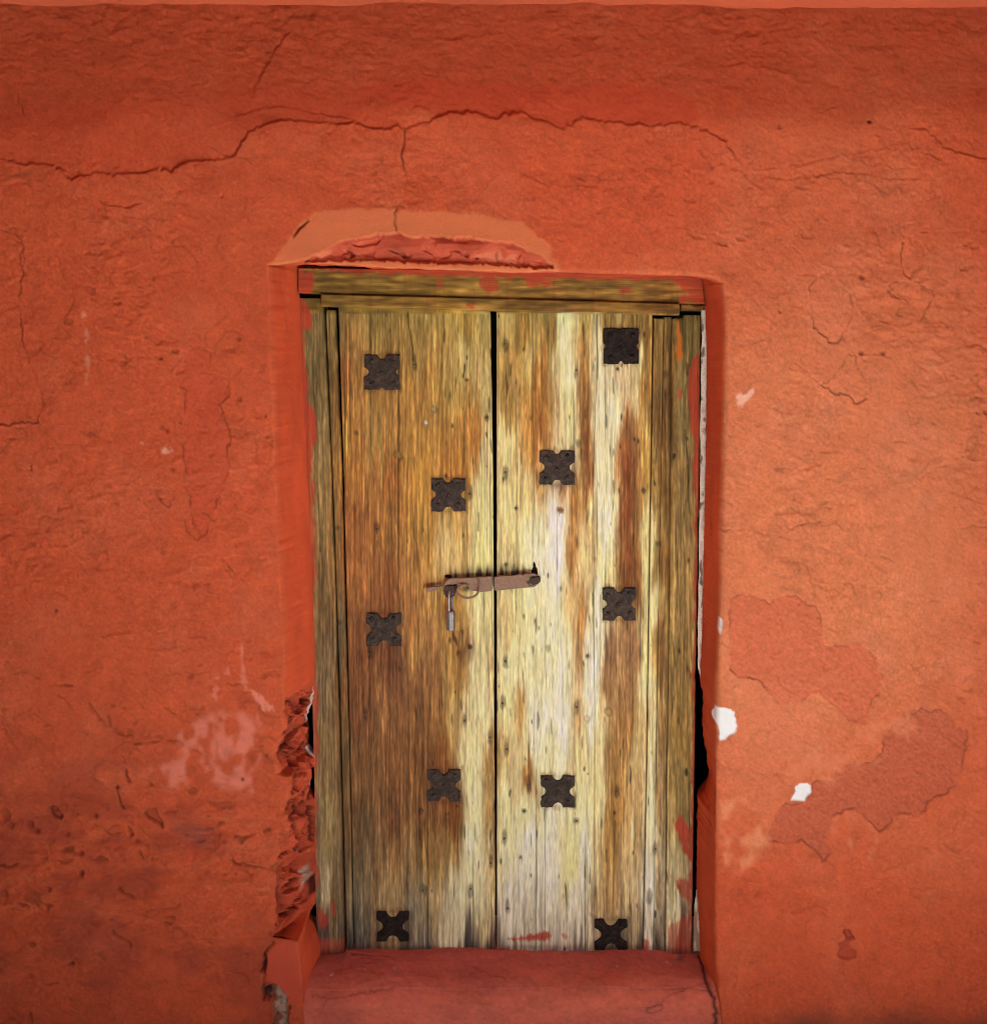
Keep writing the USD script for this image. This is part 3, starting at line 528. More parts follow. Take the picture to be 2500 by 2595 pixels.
wall = group_xform('house_wall', 'red and orange painted plaster wall, flaking, round the old wooden door', 'wall', (0, 0, 0))
def cols(a, b, n): return np.linspace(a, b, n)
def spread(vals, extra): return np.concatenate([extra[0], vals, extra[1]])
DU = 2.6
rows_v = np.concatenate([[-60, -40], np.arange(-26, 2622, DU), [2640, 2680, 2740, 2800]])
s_left = np.concatenate([np.array([-420, -300, -200, -120, -60, -30]) / 720.0, np.linspace(-.02, 1, int(735 / DU))])
vv_ = rows_v[:, None] + 0 * s_left[None]
edge = np.where(rows_v < V_TOP_L, EL_TOP, EL(rows_v))
uL = s_left[None] * edge[:, None]
PL = pt(uL, vv_, 0); PL[..., 1] = wall_y(uL, vv_)
s_right = np.concatenate([np.linspace(0, 1.02, int(700 / DU)), 1 + np.array([40, 80, 150, 250, 350, 440]) / 670.0])
edgeR = np.where(rows_v < V_TOP_R, ER_TOP, ER(rows_v))
vvR = rows_v[:, None] + 0 * s_right[None]
uR = edgeR[:, None] + s_right[None] * (2500 - edgeR[:, None])
PR = pt(uR, vvR, 0); PR[..., 1] = wall_y(uR, vvR)
uT1 = np.linspace(EL_TOP, ER_TOP, int((ER_TOP - EL_TOP) / DU))
tT = np.concatenate([[-.09, -.06], np.linspace(-26 / 680, 1, int(700 / DU))])
vT = tT[:, None] * ET(uT1)[None]; uT = uT1[None] + 0 * vT
PT = pt(uT, vT, 0); PT[..., 1] = wall_y(uT, vT)
def join(parts):
    V, F, K, n = [], [], [], 0
    for P, c in parts:
        V.append(P.reshape(-1, 3)); K.append(c.reshape(-1, 3)); F.append(gridfaces(P.shape[0], P.shape[1]) + n); n += P.shape[0] * P.shape[1]
    return np.vstack(V), np.vstack(F), np.vstack(K)
v, f, k = join([(PL, sample_c(uL, vv_)), (PR, sample_c(uR, vvR)), (PT, sample_c(uT, vT))])
# the white chips and the broken plaster over the door are parts of their own: their faces are taken out of the sheet
fc_u, fc_v = uv_of(v[f].mean(1))
def inpoly(p, u, v):
    r = np.zeros(len(u), bool)
    for a, b in zip(p, np.roll(p, -1, 0)):
        if a[1] != b[1]: r ^= ((a[1] > v) != (b[1] > v)) & (u < (b[0] - a[0]) * (v - a[1]) / (b[1] - a[1]) + a[0])
    return r
owner = np.zeros(len(f), int)
cuts = [(chip, 'exposed_masonry', 'broken dark red rubble showing above the lintel')] + [(p, 'bare_plaster_patch', l) for p, l in zip(WHITE, ('large white chip at the right arris of the doorway', 'thin white chip at the right arris of the doorway', 'white chip below the flaked patch on the right'))]
cuts.append((bj, 'repair_patch', 'smooth light orange repaired band arching over the door'))
for i, (p, _, _) in enumerate(cuts):
    b = (fc_u > p[:, 0].min()) & (fc_u < p[:, 0].max()) & (fc_v > p[:, 1].min()) & (fc_v < p[:, 1].max()) & (owner == 0)
    ii = np.nonzero(b)[0]; ii = ii[inpoly(p, fc_u[ii], fc_v[ii])]; owner[ii] = i + 1
tri = np.vstack([f[:, [0, 1, 2]], f[:, [0, 2, 3]]]); own2 = np.concatenate([owner, owner]); NV = normals(v, tri)
def put_sub(name, sel, mat, label=None):
    used, inv = np.unique(tri[sel], return_inverse=True)
    p = put(name, v[used], inv.reshape(-1, 3), mat, wall, k[used], label=label)
    UsdGeom.Mesh(p).GetNormalsAttr().Set(Vt.Vec3fArray.FromNumpy(NV[used].astype(np.float32)))
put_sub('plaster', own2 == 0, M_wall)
for i, (p, nm, lb) in enumerate(cuts): put_sub(nm, own2 == i + 1, M_wall, lb)

# the sides and head of the doorway
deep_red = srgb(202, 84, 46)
def reveal(side):
    vt0 = V_TOP_L if side < 0 else V_TOP_R
    rv_ = np.arange(vt0 - 11 * DU, 2790, DU); n = 62
    e = EL(np.maximum(rv_, vt0)) if side < 0 else ER(np.maximum(rv_, vt0)); b = BL(rv_) if side < 0 else BR(rv_)
    F0 = pt(e, rv_, 0); F0[:, 1] = wall_y(e, np.maximum(rv_, vt0)) + .016 * (rv_ < vt0 - 1)
    # the same height at the back; x from the traced inner edge
    w = DEP - CY
    vb = 1297.5 - FPX * (w * sp + (F0[:, 2] - CZ) * cp) / (w * cp - (F0[:, 2] - CZ) * sp)
    b = BL(vb) if side < 0 else BR(vb)
    xb = pt(b, vb, DEP)[:, 0]
    t = np.linspace(0, 1, n) ** 1.05
    x = F0[:, 0][:, None] + (xb - F0[:, 0])[:, None] * t; y = F0[:, 1][:, None] + (DEP - F0[:, 1])[:, None] * t; z = F0[:, 2][:, None] + 0 * t
    sh = x.shape; ramp = np.sin(np.pi * np.clip(t, 0, 1))[None] * .8 + .2 * (t > .02)[None]
    dx = 2.2 * fbm(sh, (60, 40), 201 + side, 2) + .7 * fbm(sh, 14, 203 + side, 3, .6)
    col = np.empty(sh + (3,)); col[:] = deep_red
    col *= (1 + .07 * fbm(sh, (50, 18), 205 + side, 3, .6))[..., None]
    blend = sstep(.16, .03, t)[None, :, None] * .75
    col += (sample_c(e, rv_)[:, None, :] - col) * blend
    if side < 0:
        rz = (sstep(1760, 1800, rv_) * sstep(2388, 2370, rv_))[:, None]
        big = fbm(sh, (34, 22), 207, 4, .55)
        ca = t[None] * 66 + 5 * fbm(sh, (14, 26), 221, 3, .6); cb = rv_[:, None] * .9 + 9 * fbm(sh, (16, 26), 222, 3, .6)
        h1, j1, _ = chunks(ca, cb, 150, 5, 5.5, .25); h2, j2, _ = chunks(ca, cb, 1500, 6, 1.2, .25)
        dx = dx + rz * (2.0 * big + h1 + h2 - 11 * sstep(2.6, .0, j1) * sstep(-.4, .5, fbm(sh, 30, 223, 2)) - 2.5 * sstep(1.5, 0, j2) - 8)
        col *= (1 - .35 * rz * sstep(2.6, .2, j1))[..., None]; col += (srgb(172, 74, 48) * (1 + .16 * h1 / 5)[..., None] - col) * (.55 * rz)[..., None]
        y = y + .004 * rz * fbm(sh, (20, 30), 209, 3)
        # fissures between the loose layers, traced
        uR_, vR_ = uv_of(np.stack([x, y, z], -1))
        for q_, wd, dp in (([(741, 1888), (738, 1910), (741, 1925), (745, 1945), (755, 1955), (752, 1975), (748, 2000)], 5, 24), ([(783, 1768), (784, 1800), (786, 1840), (785, 1900), (789, 1915)], 5, 26), ([(790, 1940), (790, 1975), (787, 2020)], 4.5, 24),
                           ([(743, 2008), (735, 2022), (727, 2042)], 4.5, 18), ([(757, 2025), (760, 2060), (755, 2085), (738, 2104)], 4, 20), ([(793, 2045), (795, 2080), (797, 2130)], 4, 18), ([(715, 1893), (735, 1885), (745, 1880)], 3, 10), ([(752, 2070), (757, 2095), (753, 2120)], 4, 20),
                           ([(768, 2145), (760, 2152), (752, 2146)], 3, 12), ([(758, 2225), (748, 2232), (742, 2244)], 4, 14), ([(758, 2298), (744, 2308), (727, 2320)], 6, 20), ([(750, 2345), (725, 2366), (692, 2381)], 9, 22), ([(775, 1880), (770, 1900)], 3, 10), ([(730, 1770), (728, 1785)], 3, 12), ([(742, 1772), (738, 1785)], 3.5, 12), ([(775, 1775), (778, 1772)], 4, 14),
                           ([(703, 2175), (725, 2160), (735, 2158)], 4, 14), ([(712, 2245), (708, 2275), (714, 2300)], 3, 12), ([(735, 2242), (728, 2250)], 3, 10), ([(772, 2000), (768, 2040), (770, 2070)], 2.5, 10)):
            q_ = jag(q_, 3, int(q_[0][0] + q_[0][1]), False, 5); best = np.full(sh, 1e9)
            for a_, b_ in zip(q_[:-1], q_[1:]):
                d_ = b_ - a_; tt_ = np.clip(((uR_ - a_[0]) * d_[0] + (vR_ - a_[1]) * d_[1]) / max(d_ @ d_, 1e-9), 0, 1)
                best = np.minimum(best, np.hypot(uR_ - a_[0] - tt_ * d_[0], vR_ - a_[1] - tt_ * d_[1]))
            g_ = np.exp(-(best / (wd * .8)) ** 2)
            dx = dx - dp * g_; y = y + .006 * g_; col *= (1 - .72 * g_)[..., None]
        m = rz * sstep(.5, 1.5, fbm(sh, (14, 10), 210, 3, .7)) * .35
        col += (srgb(130, 60, 48) - col) * m[..., None]
        pale_ = (sstep(2185, 2215, rv_) * sstep(2330, 2290, rv_))[:, None] * sstep(.5, .62, t)[None] * sstep(.93, .8, t)[None] * sstep(-.5, .6, fbm(sh, (12, 9), 211, 3, .7))
        col += (srgb(196, 176, 150) * (1 - .4 * sstep(0, 1, noise(sh, 6, 212)))[..., None] - col) * (pale_ * .85)[..., None]
        edge_p = (sstep(1765, 1780, rv_) * sstep(2080, 2040, rv_))[:, None] * sstep(.94, .97, t)[None] * sstep(-.3, .3, noise(sh, (9, 4), 213))
        col += (srgb(228, 214, 196) - col) * (.8 * edge_p)[..., None]
        cc = (sstep(2290, 2300, rv_) * sstep(2352, 2344, rv_))[:, None] * sstep(.8, .9, t)[None]
        col *= (1 - .8 * cc)[..., None]
    else:
        e_ = sstep(.975, .995, t)[None] * (sstep(1730, 1715, rv_) * sstep(760, 790, rv_))[:, None]
        col += (srgb(240, 232, 212) - col) * (.85 * e_)[..., None]
        for p0, p1 in (((.55, 2080), (.30, 2125)), ((.12, 2080), (.2, 2070)), ((.5, 1335), (.46, 1370))):
            s_ = np.clip((rv_ - min(p0[1], p1[1])) / max(1, abs(p1[1] - p0[1])), 0, 1); c0 = p0[0] + (p1[0] - p0[0]) * s_
            g_ = np.exp(-((t[None] - c0[:, None]) / .03) ** 2) * ((rv_ > min(p0[1], p1[1])) & (rv_ < max(p0[1], p1[1])))[:, None]
            dx = dx - 4 * g_; col *= (1 - .4 * g_)[..., None]
        wh = inpoly(WHITE[0], np.repeat(e, n), np.repeat(rv_, n)).reshape(sh) & (t[None] < .18 + .1 * np.sin(rv_ / 9.0)[:, None])
        col[wh] = white
    x = x - side * dx * ramp / 1000.0
    P = np.stack([x, y, z], -1)
    # the last rows run on behind the frame
    back = P[:, -1:] + np.array([side * .012, .05, 0]); back2 = back + np.array([side * .03, .06, 0])
    P = np.concatenate([P, back, back2], 1); kk = np.concatenate([col, col[:, -1:], col[:, -1:]], 1)
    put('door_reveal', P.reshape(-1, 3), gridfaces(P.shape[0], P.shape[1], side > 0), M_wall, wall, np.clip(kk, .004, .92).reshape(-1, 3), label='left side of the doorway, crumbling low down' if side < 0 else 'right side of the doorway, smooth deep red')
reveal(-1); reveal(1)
uH = uT1; n = 44; t = np.linspace(0, 1, n)
F0 = pt(uH, ET(uH), 0); F0[:, 1] = wall_y(uH, ET(uH))
hd = .13 * sstep(0, 1, t)[None]
P = np.stack([F0[:, 0][:, None] + 0 * hd, F0[:, 1][:, None] + .155 * t[None], F0[:, 2][:, None] + .010 * sstep(.05, 1, t)[None] + .0012 * fbm((len(uH), n), (30, 12), 231, 3)], -1)
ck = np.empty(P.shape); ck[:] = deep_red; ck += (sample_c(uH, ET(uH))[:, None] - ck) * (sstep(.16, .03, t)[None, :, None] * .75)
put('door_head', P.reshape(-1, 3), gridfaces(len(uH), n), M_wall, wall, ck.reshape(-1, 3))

# broken pale edge of plaster between the right jamb and the reveal
vr = np.arange(786, 1722, 3.0); a_ = np.interp(vr, [786, 1200, 1500, 1722], [1776, 1772, 1767, 1764.5]); b_ = BR(vr) + 2
nn = 7; tt = np.linspace(0, 1, nn)
w_ = np.interp(vr, [786, 795, 1690, 1722], [1, 1, .9, .2])
gaps = np.interp(vr, np.arange(700, 1760, 12), ndimage.gaussian_filter1d(np.random.default_rng(9).normal(0, 1, 89), .8)) * 1.6
lft = b_ - (b_ - a_) * w_ + gaps * .8 + 1.5
uu = lft[:, None] + (b_ - lft)[:, None] * tt; P = pt(uu, vr[:, None], .160)
P[..., 1] += .004 * (2 * tt - 1)[None] ** 2 + .0012 * fbm(uu.shape, (5, 3), 232, 2)
kc = np.empty(P.shape); kc[:] = srgb(236, 228, 206)
spot = sstep(.9, 1.5, fbm(uu.shape, (6, 3), 233, 2)) + .5 * (sstep(1020, 1060, vr) * sstep(1120, 1080, vr))[:, None] * sstep(-.2, .5, noise(uu.shape, (4, 3), 234))
kc += (srgb(110, 84, 58) - kc) * np.clip(spot, 0, .85)[..., None]
bk = P.copy(); bk[..., 1] += .05
put('broken_plaster_edge', P.reshape(-1, 3), gridfaces(len(vr), nn), M_pale, wall, np.clip(kc, .01, .9).reshape(-1, 3), label='ragged white plaster edge beside the right jamb')
vr = np.arange(2255, 2412, 3.0); lo = np.interp(vr, [2255, 2300, 2412], [1763, 1758, 1756]); hi = BR(vr) + 3
uu = lo[:, None] + (hi - lo)[:, None] * tt; P = pt(uu, vr[:, None], .158); P[..., 1] += .003 * fbm(uu.shape, (7, 3), 235, 3)
kc = np.empty(P.shape); kc[:] = srgb(178, 150, 118); q = sstep(.2, .9, fbm(uu.shape, (9, 3), 236, 2)); kc += (srgb(238, 226, 206) - kc) * q[..., None]
put('broken_plaster_edge', P.reshape(-1, 3), gridfaces(len(vr), nn), M_pale, wall, kc.reshape(-1, 3), label='pale crumbled plaster at the foot of the right jamb')

def boxm(x0, x1, y0, y1, z0, z1):
    b = trimesh.creation.box((x1 - x0, y1 - y0, z1 - z0)); b.apply_translation(((x0 + x1) / 2, (y0 + y1) / 2, (z0 + z1) / 2)); return b
# porch ceiling; its unseen side walls, pier and beam are added to shade the wall
CEIL = float(pt(1250, 14, 0)[2]); PD = 2.1
nx, ny = 500, 120
cx = np.linspace(-1.30, 1.36, nx); cy = np.concatenate([np.linspace(.02, -.35, 80), np.linspace(-.37, -PD, 40)])
XX, YY = np.meshgrid(cx, cy); hh = .0035 * fbm(XX.shape, (40, 60), 241, 3) + .002 * fbm(XX.shape, (8, 12), 242, 3)
ZZ = CEIL - .0035 * (XX + .2) + hh * sstep(-PD, -PD + .2, YY) + .016 * sstep(-.05, .0, YY) * 0
P = np.stack([XX, YY, ZZ], -1)
kc = np.empty(P.shape); kc[:] = srgb(200, 92, 58); kc *= (1 + .05 * fbm(XX.shape, 30, 243, 3))[..., None]
put('porch_ceiling', P.reshape(-1, 3), gridfaces(len(cy), nx), M_wall, wall, kc.reshape(-1, 3), label='painted underside of the porch roof above the wall')
puttm('porch_roof', boxm(-1.75, 1.80, -PD, .5, CEIL + .05, CEIL + .24), M_lime, wall, False)
puttm('added_side_wall', boxm(-1.75, -1.27, -2.15, .3, -.05, CEIL + .051), M_shade_wall, wall, False)  # added, darkens the left edge of the wall
puttm('added_pier', boxm(-1.75, -.80, -PD - .15, -PD, -.05, 1.88), M_shade_wall, wall, False)  # added pier, narrows the opening so the left gets less light
puttm('added_facing_wall', boxm(-14, 14, -5.8, -5.5, -.05, 4.0), M_lime, None, False, kind='structure', label='plain wall across the lane')  # unseen wall, added to keep sun off the far ground
puttm('added_beam', boxm(-1.75, 1.80, -PD - .15, -PD, 1.88, CEIL + .24), M_lime, wall, False)  # added beam, cuts off sky to darken the wall top
puttm('added_side_wall', boxm(1.31, 1.80, -1.45, .3, -.05, CEIL + .051), M_shade_wall, wall, False)  # added, darkens the right edge of the wall
# the unlit room behind
room = [boxm(-1.4, 1.45, .75, .80, -.1, 2.7), boxm(-1.45, -1.40, .0 + .06, .8, -.1, 2.7), boxm(1.45, 1.50, .06, .8, -.1, 2.7), boxm(-1.4, 1.45, .28, .75, .0, .12)]
puttm('dark_room', trimesh.util.concatenate(room), M_dark, wall, False)

# ------------------------------------------------------------------ the step
su = np.linspace(-.035, 1.03, int(1090 / 2.8))
zb = float(pt(1250, 2414, DEP)[2]); zf = float(pt(1250, 2512, 0)[2])
prof = []
for yy in np.linspace(.36, .080, 80): prof.append((yy, 0.0, 0))
for a in np.linspace(0, math.pi / 2, 30)[1:]: prof.append((.078 - .074 * math.sin(a), -.050 * (1 - math.cos(a)), 0))
for dz in np.linspace(.053, .25, 80): prof.append((.004, -dz, 1))
prof = np.array(prof)
vb_ = np.interp(prof[:, 0], [0, DEP], [2512, 2414])
xl = pt(764, 2540, 0)[0]; xr = pt(1850, 2540, 0)[0]
X = xl + (xr - xl) * su[None] + 0 * prof[:, :1]
Y = prof[:, :1] + 0 * X
sh = X.shape
back_u = np.linspace(0, 1, sh[1])
edge_wave = np.interp(X[0], pt(np.array([800, 868, 880, 960, 1010, 1060, 1250, 1300, 1550, 1760]), 2410, DEP)[:, 0], np.array([6, 5, -4, -3, 2, 3, 4, 5, 7, 9]))   # foot line under the door, px lower
Z = zf + (zb - zf) * np.clip(Y / DEP, 0, 1.2) + prof[:, 1:2] - (edge_wave[None] * .0009 * sstep(.03, .16, Y))
nz = 2.6 * fbm(sh, (20, 40), 251, 3) + 1.3 * fbm(sh, (5, 9), 252, 3, .7)
Z = Z + nz * .001 * (prof[:, 2:3] < .5); Y = Y + (.004 + .008 * su[None]) * (Y < .03) - .001 * nz * (prof[:, 2:3] > .5)
lineY = .018 + .004 * np.interp(su, np.linspace(-.05, 1.05, 60), np.random.default_rng(3).normal(0, 1, 60))
kc = np.empty(sh + (3,)); kc[:] = srgb(210, 114, 86)
top_m = sstep(.01, .10, prof[:, :1] + .025 * fbm(sh, (20, 30), 253, 3))
kc += (srgb(206, 116, 98) - kc) * top_m[..., None]
kc *= (1 + .09 * fbm(sh, (14, 24), 254, 4, .65) + .05 * noise(sh, 1.6, 259))[..., None]
sc = sstep(1.2, 1.9, fbm(sh, (14, 60), 255, 3)); kc += (srgb(214, 120, 92) - kc) * (.4 * sc)[..., None]
P = np.stack([X, Y, Z], -1); uS, vS = uv_of(P)
def stepcrack(pts, w=3.0, dark=.5):
    q = jag(pts, 4, int(pts[0][0]) + 77); best = np.full(sh, 1e9)
    for a, b in zip(q[:-1], q[1:]):
        d = b - a; tt_ = np.clip(((uS - a[0]) * d[0] + (vS - a[1]) * d[1]) / max(d @ d, 1e-9), 0, 1)
        best = np.minimum(best, np.hypot(uS - a[0] - tt_ * d[0], vS - a[1] - tt_ * d[1]))
    g_ = np.exp(-(best / w) ** 2); kc[:] *= (1 - dark * g_)[..., None]; P[..., 1] += .003 * g_ * (prof[:, 2:3] > .5); P[..., 2] -= .003 * g_ * (prof[:, 2:3] < .5)
stepcrack([(1772, 2425), (1785, 2475), (1800, 2515), (1812, 2560), (1812, 2620)], 5, .8)
stepcrack([(1640, 2560), (1700, 2520), (1750, 2500), (1785, 2490)], 1.6, .35)
stepcrack([(1638, 2555), (1660, 2548), (1678, 2545), (1676, 2560), (1655, 2568), (1640, 2568), (1638, 2555)], 1.6, .4)
stepcrack([(790, 2522), (840, 2530), (880, 2526), (920, 2516), (1000, 2502)], 2.0, .4)
stepcrack([(815, 2555), (828, 2535)], 1.8, .4); stepcrack([(1200, 2450), (1240, 2470), (1280, 2478)], 1.6, .35); stepcrack([(890, 2415), (930, 2420), (985, 2424)], 1.6, .4)
dirt = sstep(20, 4, np.hypot((uS - 850) / 3.0, vS - 2415)) * sstep(0, .8, fbm(sh, 5, 256, 2)) + sstep(16, 3, np.hypot((uS - 1720) / 2.6, vS - 2428)) * sstep(0, .8, fbm(sh, 5, 257, 2))
kc += (srgb(120, 104, 98) - kc) * np.clip(.8 * dirt, 0, .8)[..., None]
speck = sstep(2.1, 2.5, noise(sh, 2.2, 258)) * sstep(200, 40, np.minimum(abs(uS - 860), abs(uS - 1690))) * (prof[:, :1] > .04)
kc += (srgb(220, 196, 186) - kc) * (.8 * speck)[..., None]
step = put('door_step', P.reshape(-1, 3), gridfaces(sh[0], sh[1]), M_wall, None, np.clip(kc, .004, .9).reshape(-1, 3), label='worn dark red plastered step at the foot of the wooden door', category='step')

